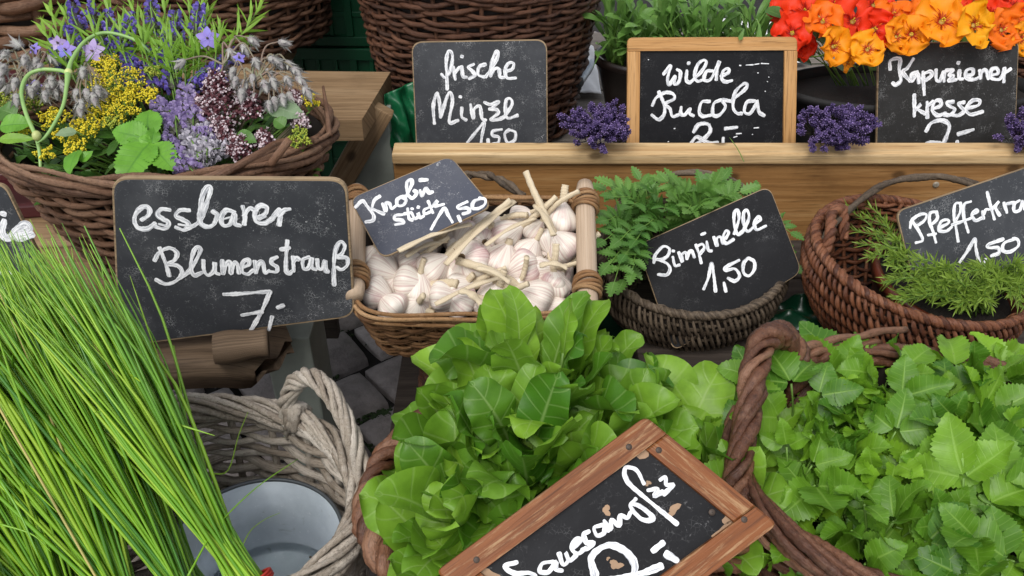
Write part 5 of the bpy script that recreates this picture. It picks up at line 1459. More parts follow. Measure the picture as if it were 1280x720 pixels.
# ================================================================== SAVORY
def savory(label, root, tips, dens=32, nl=.021):
    t = plant('savory_plant', label, 'savory', root, 'savory plants in the red brown pot'); ml, ms = MB(), MB()
    for (u, v, d) in tips:
        tip = P(u, v, d); rt = root + A3([RB.uniform(-.025, .025), RB.uniform(-.015, .015), 0])
        q = smoothpath([rt, rt * .5 + tip * .5 + A3([RB.uniform(-.01, .01), 0, .02]), tip], 16); tube(ms, q, np.linspace(.0013, .0006, 16), 4)
        tt, a, b = frames(q)
        for k in range(dens):
            f = .12 + .88 * (k / dens) ** .8; i = min(15, int(f * 15)); w_ = f * 15 - i; c = q[i] * (1 - w_) + q[min(15, i + 1)] * w_
            th = k * 2.4; o = math.cos(th) * a[i] + math.sin(th) * b[i]
            dd = nrm(o * (1 - .55 * f ** 3) + tt[i] * (.55 + 1.2 * f ** 4) + A3([0, 0, .25]))
            leaf(ml, c, dd, nrm(tt[i] - dd * .3 + A3([0, -.1, .3])), nl * RB.uniform(.5, 1.25), .0014, 'lance', bend=RB.uniform(-.5, .9), fold=.3, nu=4, nv=2, rnd=min(1, max(0, .25 + .5 * f + RB.uniform(-.2, .25))))
    ml.build('leaves', MT['leaf_savory'], t, root); ms.build('stems', MT['stem_green'], t, root)
so = TR(MVp, [[0, 0, .092]])[0]
def scat(u0, u1, v0, v1, n, t0, t1): return [(RB.uniform(u0, u1), RB.uniform(v0, v1), RB.uniform(t0, t1)) for _ in range(n)]
savory('savory leaning out far to the upper left of the red bowl', so + A3([-.05, .03, 0]), [(1062, 262, 1.38), (1068, 288, 1.34), (1082, 270, 1.36), (1075, 305, 1.31), (1095, 290, 1.33), (1100, 310, 1.3), (1088, 320, 1.28), (1110, 330, 1.28), (1120, 300, 1.31), (1105, 278, 1.36), (1115, 320, 1.29), (1128, 316, 1.3), (1085, 255, 1.38)])
savory('savory in the middle of the pot, in front of the slate', so + A3([.0, -.02, 0]), scat(1100, 1195, 322, 376, 20, 1.225, 1.285))
savory('savory at the front edge of the red brown pot', so + A3([.03, -.05, -.01]), scat(1115, 1240, 348, 386, 20, 1.20, 1.25))
savory('savory at the right edge, under the price on the slate', so + A3([.075, -.015, 0]), scat(1195, 1290, 328, 376, 20, 1.225, 1.285) + scat(1225, 1290, 352, 386, 12, 1.205, 1.235))

# ================================================================== WILD ROCKET
def rocket(label, root, tips):
    t = plant('rocket_plant', label, 'wild rocket', root, 'wild rocket plants in the brown pot'); ml, ms = MB(), MB()
    for (u, v, d) in tips:
        tip = P(u, v, d); rt = root + A3([RB.uniform(-.03, .03), RB.uniform(-.02, .02), 0])
        dv = nrm(tip - rt); out = A3([dv[0], dv[1], 0]); L = RB.uniform(.06, .095)
        b = tip - dv * L * .8
        tube(ms, smoothpath([rt, (rt + b) / 2 + A3([0, 0, .01]), b], 6), .0016, 4)
        nn = nrm(A3([0, 0, 1.]) - out * .8 + A3([RB.uniform(-.6, .6), RB.uniform(-.7, .2), 0]))
        leaf(ml, b, nrm(dv + A3([RB.uniform(-.45, .45), RB.uniform(-.35, .2), RB.uniform(-.1, .4)])), nn, L, L * RB.uniform(.11, .16), 'spat', bend=RB.uniform(.2, 1.5), fold=RB.uniform(.1, .4), wave=.12, wf=2, nu=10, nv=4, rnd=min(1, max(0, RB.gauss(.5, .25))), twist=RB.uniform(-.6, .6))
    ml.build('leaves', MT['leaf_rucola'], t, root); ms.build('stems', MT['stem_green'], t, root)
rp = A3([pr[0], pr[1], .615])
for (dx, u0, u1, lab) in ((-.15, 742, 800, 'wild rocket at the left end of the pot, drooping past its rim'), (-.09, 770, 845, 'wild rocket above the left half of the wood framed slate'), (-.02, 815, 890, 'wild rocket above the middle of the wood framed slate'), (.05, 860, 930, 'wild rocket above the right half of the wood framed slate'), (.12, 905, 978, 'wild rocket at the right end, beside the red blossoms')):
    tips = scat(u0, u1, -12, 58, 62, 1.70, 1.86)
    rocket(lab, rp + A3([dx, 0, 0]), tips)
m = MB(); ms = MB()
t = plant('rocket_plant', 'single rocket leaf stalk hanging down over the top rail of the wood framed slate', 'wild rocket', P(948, 40, 1.68), 'wild rocket plants in the brown pot')
leaf(m, P(949, 30, 1.66), nrm(P(950, 70, 1.60) - P(949, 30, 1.66)), -FW, .062, .0085, 'spat', bend=.2, fold=.2, nu=10, rnd=.5); leaf(m, P(930, 36, 1.64), nrm(P(922, 58, 1.58) - P(930, 36, 1.64)), -FW, .045, .006, 'spat', bend=.3, fold=.2, nu=10, rnd=.6)
m.build('leaves', MT['leaf_rucola'], t, P(948, 40, 1.68))
tube(ms, smoothpath([P(940, 30, 1.74), P(945, 24, 1.70), P(949, 31, 1.66)], 8), .0015, 5); ms.build('stems', MT['stem_green'], t, P(948, 40, 1.68))
t = plant('rocket_plant', 'single long rocket leaf hanging down beside the brown pot to the table', 'wild rocket', P(760, 40, 1.76), 'wild rocket plants in the brown pot')
m = MB(); leaf(m, P(768, 44, 1.70), nrm(P(738, 80, 1.68) - P(768, 44, 1.70)), UPV, .09, .008, 'lance', bend=.3, fold=.2, nu=10, rnd=.4); m.build('leaves', MT['leaf_rucola'], t, P(760, 40, 1.76))

# ================================================================== NASTURTIUMS
def nast_proto(mt, seed, label, q=0):
    r = random.Random(seed); t = thing('nasturtium_flower', label, 'flower', (0, 0, 0), 'nasturtium blossoms over the dusty slate')
    m = MB()
    for k in range(5):
        a = k * 2 * math.pi / 5 + math.pi / 2 + r.uniform(-.1, .1)
        d = A3([math.cos(a), math.sin(a), .55]); 
        leaf(m, A3([math.cos(a), math.sin(a), 0]) * .004, d, A3([-math.cos(a) * .5, -math.sin(a) * .5, 1]), .034 * r.uniform(.92, 1.08), .0225 * r.uniform(.95, 1.1), 'petal', bend=r.uniform(*((.35, 1.1), (-.2, .5), (.7, 1.7))[q]), fold=r.uniform(-.1, .15), wave=r.uniform(.22, .42), wf=r.uniform(1.2, 2.6), twist=r.uniform(-.3, .3), nu=14, nv=10, rnd=r.uniform(.2, 1), bp=1.0)
    m.build('petals', MT[mt], t)
    m = MB()
    for k in range(5):
        a = k * 2 * math.pi / 5 + math.pi / 2 + .63
        leaf(m, (0, 0, -.004), A3([math.cos(a), math.sin(a), .3]), (0, 0, 1), .016, .004, 'lance', bend=.4, rnd=.5)
    tube(m, smoothpath([(0, 0, .001), (0, -.006, -.014), (0, -.012, -.030)], 8), np.linspace(.004, .0008, 8), 8); m.build('calyx', MT['sepal'], t)
    m = MB()
    for k in range(6): a = U(0, 6.28); blob(m, (.0022 * math.cos(a), .0022 * math.sin(a), .008 + U(-.002, .002)), .0011)
    m.build('stamens', MT['yellow'], t)
    m = MB(); tube(m, smoothpath([(0, -.002, -.004), (0, -.012, -.03), (0, -.01, -.07)], 8), .0014, 6); m.build('flower_stalk', MT['stem_green'], t)
    return t
NP = {(k, q): [nast_proto(k, i + 3 + 10 * q, 'x', q), False] for i, k in enumerate(('n_yellow', 'n_orange', 'n_red')) for q in range(3)}
NC = [0]
RN = random.Random(8)
def nast(zx, zy, k, label, t, sc=1., face=(0, 0)):
    u, v = 720 + zx / 2.286, zy / 2.286
    z = nrm(-FW + A3([face[0], 0, face[1] + .15])); a = RN.uniform(-.35, .35)
    M = frame_M(P(u, v, t), z, A3([math.sin(a), .2, math.cos(a)]), sc)
    NC[0] += 1; p = NP[(k, (0 if k == 'n_yellow' and sc > 1. else NC[0] % 3))]
    if not p[1]: p[1] = True; p[0].matrix_world = M; p[0]['label'] = label
    else: copy_thing(p[0], M, label)
NL = [(735, 133, 'n_yellow', 'yellow nasturtium facing the viewer, lowest of all, left of the dusty slate', 1.60, 1.0, (0, -.1)),
      (832, 142, 'n_yellow', 'yellow nasturtium touching the upper left corner of the dusty slate', 1.585, .95, (.1, -.15)),
      (1045, 62, 'n_yellow', 'big yellow nasturtium with red throat, above the word on the dusty slate', 1.60, 1.2, (-.1, 0)),
      (1135, 72, 'n_yellow', 'yellow nasturtium right of the big one, petal tip hanging over the slate', 1.59, 1.15, (.2, -.1)),
      (905, 45, 'n_orange', 'orange nasturtium at the top, in the middle of the row', 1.68, 1.1, (0, .3)),
      (655, 35, 'n_red', 'red nasturtium at the left end beside the rocket', 1.68, 1.15, (-.3, .2)),
      (705, 62, 'n_orange', 'orange red nasturtium above the lowest yellow one', 1.64, 1.1, (-.2, .2)),
      (618, 95, 'n_red', 'deep red nasturtium hanging beside the corner of the wooden frame', 1.65, 1.0, (-.5, -.1)),
      (790, 62, 'n_red', 'red nasturtium between the orange one and the yellow corner one', 1.66, 1.1, (.1, .2)),
      (850, 85, 'n_red', 'red nasturtium just above the upper left corner of the dusty slate', 1.615, 1.0, (.2, .1)),
      (915, 105, 'n_yellow', 'small yellow nasturtium drooping over the left slate edge', 1.60, .85, (.4, -.3)),
      (958, 98, 'n_yellow', 'yellow nasturtium seen from the side, left of the big yellow one', 1.61, .95, (-.5, -.2)),
      (985, 45, 'n_orange', 'orange nasturtium behind the big yellow one', 1.68, 1.05, (-.2, .3)),
      (1190, 45, 'n_red', 'red nasturtium at the top right behind the yellow ones', 1.68, 1.05, (.2, .3)),
      (1215, 85, 'n_orange', 'orange nasturtium above the right corner of the dusty slate', 1.62, 1.05, (.3, 0)),
      (1262, 70, 'n_orange', 'orange nasturtium at the right picture edge', 1.66, 1.05, (.4, .1)),
      (1270, 112, 'n_yellow', 'yellow nasturtium low at the right picture edge', 1.64, .9, (.5, -.2)),
      (600, 40, 'n_red', 'red nasturtium in front of the rocket leaves', 1.74, 1.0, (-.4, .3)),
      (740, 15, 'n_red', 'red nasturtium at the top edge, left part of the row', 1.74, 1.1, (0, .4)),
      (850, 15, 'n_red', 'red nasturtium at the top edge, middle of the row', 1.76, 1.1, (0, .4)),
      (1060, 8, 'n_red', 'dark red nasturtium at the top edge behind the big yellow one', 1.74, 1.0, (0, .4)),
      (1140, 5, 'n_red', 'red nasturtium bud like bloom at the top edge, right part of the row', 1.76, .9, (0, .4)),
      (1250, 20, 'n_red', 'red nasturtium at the top edge near the right picture corner', 1.74, 1.0, (.2, .4)),
      (775, 178, 'n_yellow', 'half closed yellow nasturtium hanging between the two lowest ones', 1.62, .5, (.6, -.7)),
      (640, 130, 'n_red', 'red nasturtium petal fan in the shade behind the wooden frame', 1.70, .85, (-.4, -.4))]
for (x, y, k, lab, tt, sc, fc) in NL: nast(x, y, k, lab, tt, sc * RN.uniform(.94, 1.16), (fc[0] + RN.uniform(-.3, .3), fc[1] + RN.uniform(-.25, .2)))
for k_, (o_, used) in NP.items():
    if not used:
        for ch in list(o_.children): bpy.data.objects.remove(ch)
        bpy.data.objects.remove(o_)
m = MB(); m2 = MB()
for k in range(70):
    c = P(U(975, 1290), U(8, 84), U(1.70, 1.84)); base = A3([c[0] * .5 + pn[0] * .5, pn[1], .59])
    tube(m2, smoothpath([base, (c + base) / 2 + A3([0, 0, .02]), c], 6), .0012, 4)
    leaf(m, c, nrm(A3([U(-1, 1), U(-1, .3), U(-.3, .3)])), A3([U(-.3, .3), -.4, 1]), .04, .019, 'sorrel', bend=.4, nu=8, nv=4)
t = plant('nasturtium_plant', 'dark leaves of the nasturtium under its orange and red blossoms', 'nasturtium', A3([pn[0], pn[1], .58]))
m.build('leaves', MT['leaf_nast'], t, t.location); m2.build('stems', MT['stem_green'], t, t.location)

# ================================================================== LAVENDER
def lavender(label, c, n, rad, axis, seed, L=.10):
    r = random.Random(seed); axis = nrm(axis); t = plant('lavender_bouquet', label, 'lavender', c, 'lavender bouquets on the pine board')
    mf, mt_, ms = MB(), MB(), MB()
    M = np.array(frame_M((0, 0, 0), axis))[:3, :3]
    root = c - axis * L
    for k in range(n):
        a = k * 2.39996; f = math.sqrt((k + .5) / n)
        o = (M @ A3([math.cos(a) * 1.25, math.sin(a) * .78, 0])) * rad * f * r.uniform(.8, 1.25) + axis * (rad * .75 * (1 - f * f)) + A3([r.uniform(-.016, .016), r.uniform(-.014, .014), r.uniform(-.012, .014)])
        tip = c + o; tip[2] = max(tip[2], .578 if tip[1] > 1.42 else .55); b = root + o * .15
        d = nrm(tip - b + A3([r.uniform(-.02, .02), r.uniform(-.02, .02), r.uniform(-.01, .02)]))
        hl = r.uniform(.020, .036)
        tube(ms, smoothpath([b, (b + tip - d * hl) / 2, tip - d * hl * .9], 5), .0009, 4)
        e1 = nrm(np.cross(d, A3([.3, .2, 1]))); e2 = np.cross(d, e1)
        for w_ in range(8):
            z = tip - d * hl * (1 - w_ / 7); rr = .0036 * (1 - .5 * (w_ / 7) ** 2)
            for q in range(6):
                th = q * 1.047 + w_ * .5 + r.uniform(-.2, .2); oo = math.cos(th) * e1 + math.sin(th) * e2
                blob(mf, z + oo * rr * r.uniform(.7, 1.3), r.uniform(.0009, .0017), nrm(oo + d), 2.1, r.random())
                if r.random() < .28: blob(mt_, z + oo * (rr + .0026) + d * .001, r.uniform(.0010, .0017), None, 1, r.random())
    mf.build('flower_heads', MT['lavender'], t, c); mt_.build('petals', MT['lav_tip'], t, c); ms.build('stems', MT['calyx'], t, c)
lavender('lavender bouquet on the pine board between the mint slate and the wood framed slate', P(748, 157, 1.55), 100, .046, (-.1, -.75, .55), 4)
lavender('lavender bouquet on the pine board between the wood framed slate and the dusty slate', P(1047, 158, 1.55), 100, .050, (.0, -.75, .5), 5)
lavender('lavender bouquet cut off by the right picture edge', P(1296, 166, 1.56), 80, .045, (-.2, -.75, .5), 6)
# a few loose lavender crumbs / a grass blade on the batten
m = MB(); tube(m, smoothpath([P(912, 172, 1.60), P(922, 186, 1.565), P(930, 202, 1.54)], 8), .0009, 4); o = m.build('grass_blade', MT['stem_green'], None, P(922, 186, 1.565)); o.location = P(922, 186, 1.565)
tag(o, 'thin green grass blade lying across the batten in front of the wood framed slate', 'grass blade')

# ================================================================== CHIVES
def chives(label, tie, fan, n, seed, L, d0):
    """tie: pixel+depth of the rubber band; fan: pixel directions of the outermost stalks"""
    r = random.Random(seed); c = P(*tie); t = plant('chive_bouquet', label, 'chives', c, 'chive bouquets in the grey basket')
    m = MB()
    (a0, a1) = fan
    for k in range(n):
        f = min(1, max(0, r.gauss(.5, .26))); an = math.radians(a0 + (a1 - a0) * f + r.gauss(0, 1.6)); dep = r.gauss(0, 1)
        l = L * r.uniform(.72, 1.06)
        dirv = nrm(RT * math.cos(an) + UPV * math.sin(an) + FW * (d0 + .07 * dep))
        s = RT * math.sin(an) * r.uniform(-.012, .012) + FW * r.uniform(-.013, .013) + RT * (f - .5) * -.02
        b = c + s
        bow = nrm(np.cross(dirv, FW)) * r.gauss(0, .010) - FW * r.uniform(-.012, .015)
        down = b - dirv * .06 - (c - b) * .5
        q = smoothpath([down, b, b + dirv * l * .35 + bow * .6, b + dirv * l * .7 + bow, b + dirv * l + bow * r.uniform(-.2, 1.6) - A3([0, 0, 1]) * l * r.uniform(0, .07)], 13) if r.random() > .05 else smoothpath([down, b, b + dirv * l * .4 + bow, b + dirv * l * .62 + bow, b + dirv * l * .66 + bow * 3 + RT * r.uniform(-.03, .05) - UPV * r.uniform(0, .05)], 13)
        rad = r.uniform(.0012, .0022)
        rr = rad * np.array([.9, .95, 1, 1, 1, 1, 1, .97, .92, .85, .7, .5, .15 if r.random() < .8 else .4])
        tube(m, q, rr, 5, rnd=np.clip(np.clip(r.gauss(.5, .22), 0, .92) + (.5 * np.clip(np.linspace(-1, 1, 13) - r.uniform(.55, 1.), 0, 1) if r.random() < .4 else 0) + (r.random() < .002), 0, 1), caps=False)
    m.build('stalks', MT['chive'], t, c)
    mb2 = MB(); n_ = 28; th = np.arange(n_) / n_ * 6.2832
    an = math.radians((a0 + a1) / 2); ax = nrm(RT * math.cos(an) + UPV * math.sin(an)); e1 = np.cross(ax, FW)
    for kk in range(3): tube(mb2, c + (np.cos(th)[:, None] * e1 * .026 + np.sin(th)[:, None] * FW * .022) + ax * (kk * .0028 - .002) , .0016, 6, True)
    mb2.build('rubber_band', MT['rubber'], t, c)
chives('chive bouquet at the right, its red rubber band near the zinc pot', (312, 733, .88), (128, 116), 310, 61, .41, .02)
chives('chive bouquet second from the right, leaning left in the grey basket', (246, 768, .90), (129, 110), 310, 62, .44, .0)
chives('chive bouquet in the middle of the row, longest green tips', (176, 790, .90), (130, 106), 310, 63, .45, .0)
chives('chive bouquet left of the middle, reaching in front of the cut off slate', (112, 815, .90), (132, 106), 300, 64, .42, -.02)
chives('chive bouquet near the left picture edge', (52, 845, .89), (128, 104), 240, 65, .36, -.02)
chives('chive bouquet behind the others, tips before the largest chalkboard', (250, 745, .97), (131, 114), 260, 66, .45, .05)
def stray(pts, rad, label):
    m = MB(); tube(m, smoothpath([P(*p) for p in pts], 16), np.linspace(rad, rad * .35, 16), 5, rnd=U(.3, .8)); o = m.build('chive_stalk', MT['chive'], None, P(*pts[0])); o.location = P(*pts[0]); tag(o, label, 'chive stalk', 'stray single chives')
stray([(262, 620, .98), (240, 560, 1.0), (228, 500, 1.02), (217, 432, 1.05)], .0022, 'thick single chive standing upright left of the grey rim')
stray([(248, 590, .98), (222, 520, 1.0), (205, 470, 1.02), (188, 435, 1.04)], .0010, 'thin single chive standing left of the thick one')
stray([(235, 720, .83), (270, 660, .87), (320, 610, .92), (372, 574, .97)], .0012, 'single chive crossing the zinc pot toward the upper right')
stray([(262, 592, 1.0), (285, 588, 1.02), (298, 545, 1.06), (310, 515, 1.08)], .0011, 'bent single chive lying on the back wall of the grey basket')
stray([(300, 690, .97), (312, 665, .99), (330, 650, 1.0), (350, 641, 1.0)], .0008, 'short single chive stuck to the zinc pot wall')
stray([(0, 655, .80), (40, 668, .80), (64, 690, .80)], .0011, 'single chive lying across the left grey rim')
stray([(0, 600, .80), (24, 640, .79), (50, 700, .78)], .0016, 'single chive bending down at the left picture edge')

# ================================================================== THE FLOWER BASKET
RF = random.Random(17)
FB = MBL[:3, 3]
def tf(v): return 1.185 + (232 - v) / 232 * .20
def Z(x, y, dt=0.): u, v = x / 2.977, y / 2.977; return P(u, v, tf(v) + dt)
def root_for(p): return A3([FB[0] + (p[0] - FB[0]) * .35, FB[1] + (p[1] - FB[1]) * .3 + .02, FB[2] - .12])
def rv(s): return A3([RF.uniform(-s, s), RF.uniform(-s, s), RF.uniform(-s, s)])
def stemtube(m, a, b, r0=.0016, arch=.02, r1=None):
    tube(m, smoothpath([a, (a + b) / 2 + A3([0, 0, arch]), b], 10), np.linspace(r0, r1 or r0 * .7, 10), 5)

# dark greenery between the stems
m, ms = MB(), MB()
for k in range(420):
    a, f = RF.uniform(0, 6.28), math.sqrt(RF.random())
    c = FB + A3([.228 * f * math.cos(a), .130 * f * math.sin(a), -.028 + .045 * (1 - f * f) + RF.uniform(-.03, .008)])
    d = nrm(A3([math.cos(a), math.sin(a), RF.uniform(-.1, .9)]) + rv(.8))
    leaf(m, c, d, A3([0, -.3, 1]) + rv(.5), RF.uniform(.022, .045), RF.uniform(.004, .010), RF.choice(['ovate', 'lance', 'sorrel']), bend=RF.uniform(0, 1), fold=.2, wave=.08, nu=8, nv=4)
    if k % 3 == 0: stemtube(ms, root_for(c), c, .0013)
o = thing('herb_greenery', 'dark green leaves filling the flower basket beneath the blossoms', 'greenery', FB, kind='stuff')
m.build('leaves', MT['leaf_dark'], o, FB); ms.build('stems', MT['stem_green'], o, FB)

# tarragon: upright shoots with narrow bright leaves
def tarragon(label, tip, base, n=32, L=.048, mt='leaf_tarragon'):
    a, b = Z(*base), Z(*tip, .04)
    t = plant('tarragon_shoot', label, 'tarragon', a, 'tarragon shoots in the flower basket'); m, ms = MB(), MB()
    q = smoothpath([root_for(a), a, (a + b) / 2 + rv(.008), b], 26); tube(ms, q, np.linspace(.0018, .0009, 26), 5)
    tt, e1, e2 = frames(q)
    for k in range(n):
        f = .35 + .65 * k / n; i = min(25, int(f * 25)); th = k * 2.4
        o_ = math.cos(th) * e1[i] + math.sin(th) * e2[i]
        d = nrm(o_ * (1 - .6 * f ** 4) + tt[i] * (.75 + f ** 5 * 1.5))
        leaf(m, q[i], d, nrm(tt[i] - d * .4), L * RF.uniform(.7, 1.15) * (1 - .4 * f ** 6), .0024, 'lance', bend=RF.uniform(-.1, .7), fold=.25, nu=7, nv=2, rnd=min(1, max(0, .2 + .6 * f + RF.uniform(-.2, .2))))
    m.build('leaves', MT[mt], t, a); ms.build('stem', MT['stem_green'], t, a)
for tp, bs, lab in [((180, 10), (285, 300), 'tarragon shoot at the far left, leaning over the thick rods'), ((235, 20), (290, 320), 'tarragon shoot left of the scape loop, rising to the top edge'), ((150, 85), (285, 290), 'low tarragon shoot bending left above the borage buds'),
                    ((400, -15), (420, 250), 'tarragon shoot above the left arch of the scape'), ((480, -10), (560, 260), 'tarragon shoot crossing the top of the scape arch'), ((530, 40), (540, 250), 'short tarragon shoot right under the scape arch'),
                    ((610, -20), (650, 300), 'tarragon shoot right of the scape arch at the top edge'), ((655, 60), (660, 300), 'bushy tarragon shoot in the centre of the bouquet'), ((700, -25), (690, 300), 'tallest tarragon shoot with a yellow green stem'),
                    ((725, 60), (690, 290), 'tarragon shoot just right of the tallest one'), ((610, 110), (640, 320), 'small tarragon shoot before the dark hyssop'), ((975, 10), (835, 230), 'lone tarragon shoot slanting far out to the right before the tall basket'), ((820, 90), (800, 250), 'tarragon shoot above the pink star blossom'), ((780, 20), (740, 260), 'greyish tarragon shoot at the top, left of the pink star blossom')]:
    tarragon(lab, tp, bs)

# hyssop: dark spikes with violet blue blossoms
def hyssop(label, tip, base, n=26, full=.5, col='hyssop', cal='calyx_dark', rad=.0075, blob_r=.0030, group='hyssop spikes in the flower basket', name='hyssop_spike', cat='hyssop', dt=.0):
    a, b = Z(*base, dt), Z(*tip, dt + .01)
    t = plant(name, label, cat, a, group); mf, mc, ms = MB(), MB(), MB()
    q = smoothpath([root_for(a), a, b], 24); tube(ms, q, np.linspace(.0018, .0008, 24), 5)
    d = nrm(b - a); ln = np.linalg.norm(b - a); e1 = nrm(np.cross(d, A3([.2, .3, 1]))); e2 = np.cross(d, e1)
    for k in range(n):
        f = k / n; c = a + (b - a) * f; rr = rad * (1 - .5 * f)
        for j in range(6):
            th = j * 1.047 + k * .7 + RF.uniform(-.3, .3); o_ = math.cos(th) * e1 + math.sin(th) * e2
            leaf(mc, c + o_ * rr * .3, nrm(o_ + d * .9), nrm(d - o_ * .3), rr * RF.uniform(.8, 1.3), rr * .26, 'lance', nu=4, nv=2, fold=.3)
            if RF.random() < full * (.6 if col == 'hyssop' else 1.):
                p = c + o_ * rr * 1.15 + d * .002
                for z in range(3):
                    dd = nrm(o_ + d * .4 + rv(.6)); leaf(mf, p, dd, nrm(d + rv(.5)), blob_r * 2.3, blob_r * .85, 'petal', bend=.6, nu=5, nv=2)
    mc.build('calyces', MT[cal], t, a)
    if mf.v: mf.build('blossoms', MT[col], t, a)
    ms.build('stem', MT['stem_green'], t, a)
for tp, bs, fu, lab in [((330, 20), (400, 190), .55, 'hyssop spike at the top left, behind the scape arch'), ((395, 40), (430, 215), .5, 'hyssop spike under the top of the scape arch'), ((490, 60), (455, 190), .6, 'hyssop spike at the right of the scape arch top'), ((270, 10), (300, 120), .5, 'hyssop spike far left between the tarragon shoots'), 
                        ((455, 165), (520, 300), .7, 'hyssop spike just above the big yellow cluster'), ((395, 165), (440, 250), .8, 'violet hyssop spike left above the yellow cluster'), ((560, 170), (640, 300), .5, 'dark hyssop spike right of the yellow cluster'), ((520, 240), (580, 340), .55, 'lower hyssop spike touching the yellow cluster'),
                        ((840, 215), (690, 345), .7, 'hyssop spike leaning right above the maroon oregano'), ((560, -10), (575, 110), .5, 'hyssop spike at the top edge in the middle'), ((740, 20), (730, 130), .5, 'hyssop spike at the top edge left of the pink star blossom'), ((620, 130), (650, 250), .4, 'nearly faded hyssop spike in the middle')]:
    hyssop(lab, tp, bs, full=fu)
# anise hyssop: thick lilac spikes
for tp, bs, c_, lab in [((585, 385), (675, 470), 'lilac', 'lilac blossom spike at the left, above the mint sprig'), ((690, 330), (700, 440), 'lilac', 'lilac blossom spike standing next to the maroon oregano'), ((620, 520), (700, 640), 'lilac', 'lilac blossom spike hanging low next to the mint'), ((690, 470), (740, 600), 'lilac_pale', 'pale lilac spike in the middle of the group'), ((760, 470), (770, 590), 'lilac_pale', 'pale greyish lilac spike next to the oregano'),
                        ((850, 545), (720, 590), 'lilac_pale', 'pale lilac spike pointing right at the lower oregano'), ((655, 400), (660, 500), 'lilac', 'dense lilac spike behind the mint sprig'), ((800, 500), (730, 520), 'lilac', 'lilac spike lying right toward the handle'), ((660, 600), (730, 655), 'lilac', 'lowest lilac spike just above the largest chalkboard'), ((720, 380), (720, 470), 'lilac', 'lilac spike between oregano and the hyssop')]:
    hyssop(lab, tp, bs, 15, .95, c_, 'lilac_pale' if c_ == 'lilac_pale' else 'calyx', .0105, .0034, 'lilac blossom spikes in the flower basket', 'lilac_spike', 'lilac spike', -.02)

# yellow umbels
def umbel(label, zc, zr, n, mt='yellow', flat=.55, dt=-.01, name='yellow_umbel'):
    c = Z(*zc, dt); r_ = zr / 2.977 / FPX * tf(zc[1] / 2.977); t = plant(name, label, 'umbel', c, 'yellow umbels in the flower basket'); mf, ms = MB(), MB()
    hub = c - UPV * r_ * 1.1 + FW * r_ * .5
    stemtube(ms, root_for(c), hub, .0018)
    k1 = max(6, n // 14)
    for k in range(k1):
        a = k * 2.39996; f = math.sqrt((k + .5) / k1)
        cc = c + (RT * math.cos(a) + nrm(UPV + FW * .5) * math.sin(a) * .8) * r_ * f - FW * r_ * flat * (1 - f * f) + rv(r_ * .08)
        stemtube(ms, hub, cc, .0007, 0)
        for q in range(16):
            p = cc + rv(r_ * .24); tube(ms, [cc - UPV * .004, p], .0003, 3, caps=False)
            for z in range(2): blob(mf, p + rv(.0017), RF.uniform(.0009, .0017))
    mf.build('florets', MT[mt], t, c); ms.build('rays', MT['stem_green'], t, c)
umbel('largest yellow umbel cluster in the middle of the bouquet, below the scape arch', (440, 320), 100, 360)
umbel('yellow umbel at the top of the large cluster', (400, 245), 52, 170)
umbel('yellow umbel hanging at the lower right of the large cluster', (450, 405), 70, 230)
umbel('small yellow umbel left beside the lilac spikes', (560, 360), 40, 110)
umbel('yellow umbel inside the loop of the garlic scape', (205, 440), 55, 150)
umbel('yellow umbel below the large cluster, above the mint leaf', (330, 470), 60, 170)
umbel('small bright yellow umbel under the scape end', (288, 545), 45, 120)
umbel('small yellow umbel at the front left rim', (170, 568), 36, 90)
umbel('small yellow umbel at the right rim of the basket', (1148, 372), 36, 90)
umbel('yellow green umbel at the far left picture edge', (40, 380), 62, 170, 'yellowgreen')
umbel('yellow green umbel left inside the scape loop', (130, 370), 48, 120, 'yellowgreen')
umbel('yellow green umbel in the top centre near the hyssop', (570, 265), 30, 60, 'yellowgreen')
umbel('yellow green umbel at the right, above the broken handle', (1120, 510), 48, 120, 'yellowgreen')

# oregano
def oregano(label, zc, zr, n=150):
    c = Z(*zc, -.015); r_ = zr / 2.977 / FPX * 1.25; t = plant('oregano_head', label, 'oregano', c, 'maroon oregano heads in the flower basket'); mf, mw, ms = MB(), MB(), MB()
    for g_ in range(7):
        a = g_ * 2.39996; f = math.sqrt((g_ + .3) / 7); cc = c + (RT * math.cos(a) + UPV * math.sin(a)) * r_ * f * .75 - FW * r_ * .4 * (1 - f)
        stemtube(ms, root_for(c), cc, .001, .01)
        for k in range(n // 7 + 8):
            o_ = nrm(rv(1) - FW * .5); p = cc + o_ * r_ * .42 * RF.uniform(.7, 1.05)
            blob(mf, p, RF.uniform(.0018, .003), o_, 1.5)
            if RF.random() < .42:
                for z in range(3): leaf(mw, p + o_ * .003, nrm(o_ + rv(1.1)), o_, .0042, .0016, 'petal', nu=4, nv=2)
    mf.build('calyces', MT['oregano'], t, c); mw.build('florets', MT['white_petal'], t, c); ms.build('stems', MT['stem_red'], t, c)
for zc, zr, lab in [((815, 325), 62, 'maroon oregano head at the top, under the drooping borage'), ((815, 425), 72, 'biggest maroon oregano head beside the lilac spikes'), ((925, 400), 62, 'maroon oregano head right of the biggest one'), ((830, 490), 45, 'maroon oregano head below the biggest one'), ((895, 560), 50, 'maroon oregano head low by the broken handle'), ((985, 530), 42, 'small maroon oregano head behind the broken handle'), ((1100, 368), 30, 'small maroon oregano head at the right rim'), ((1122, 450), 28, 'smallest maroon oregano head in the right rim shade'), ((760, 400), 45, 'maroon oregano head left of the biggest one')]:
    oregano(lab, zc, zr)

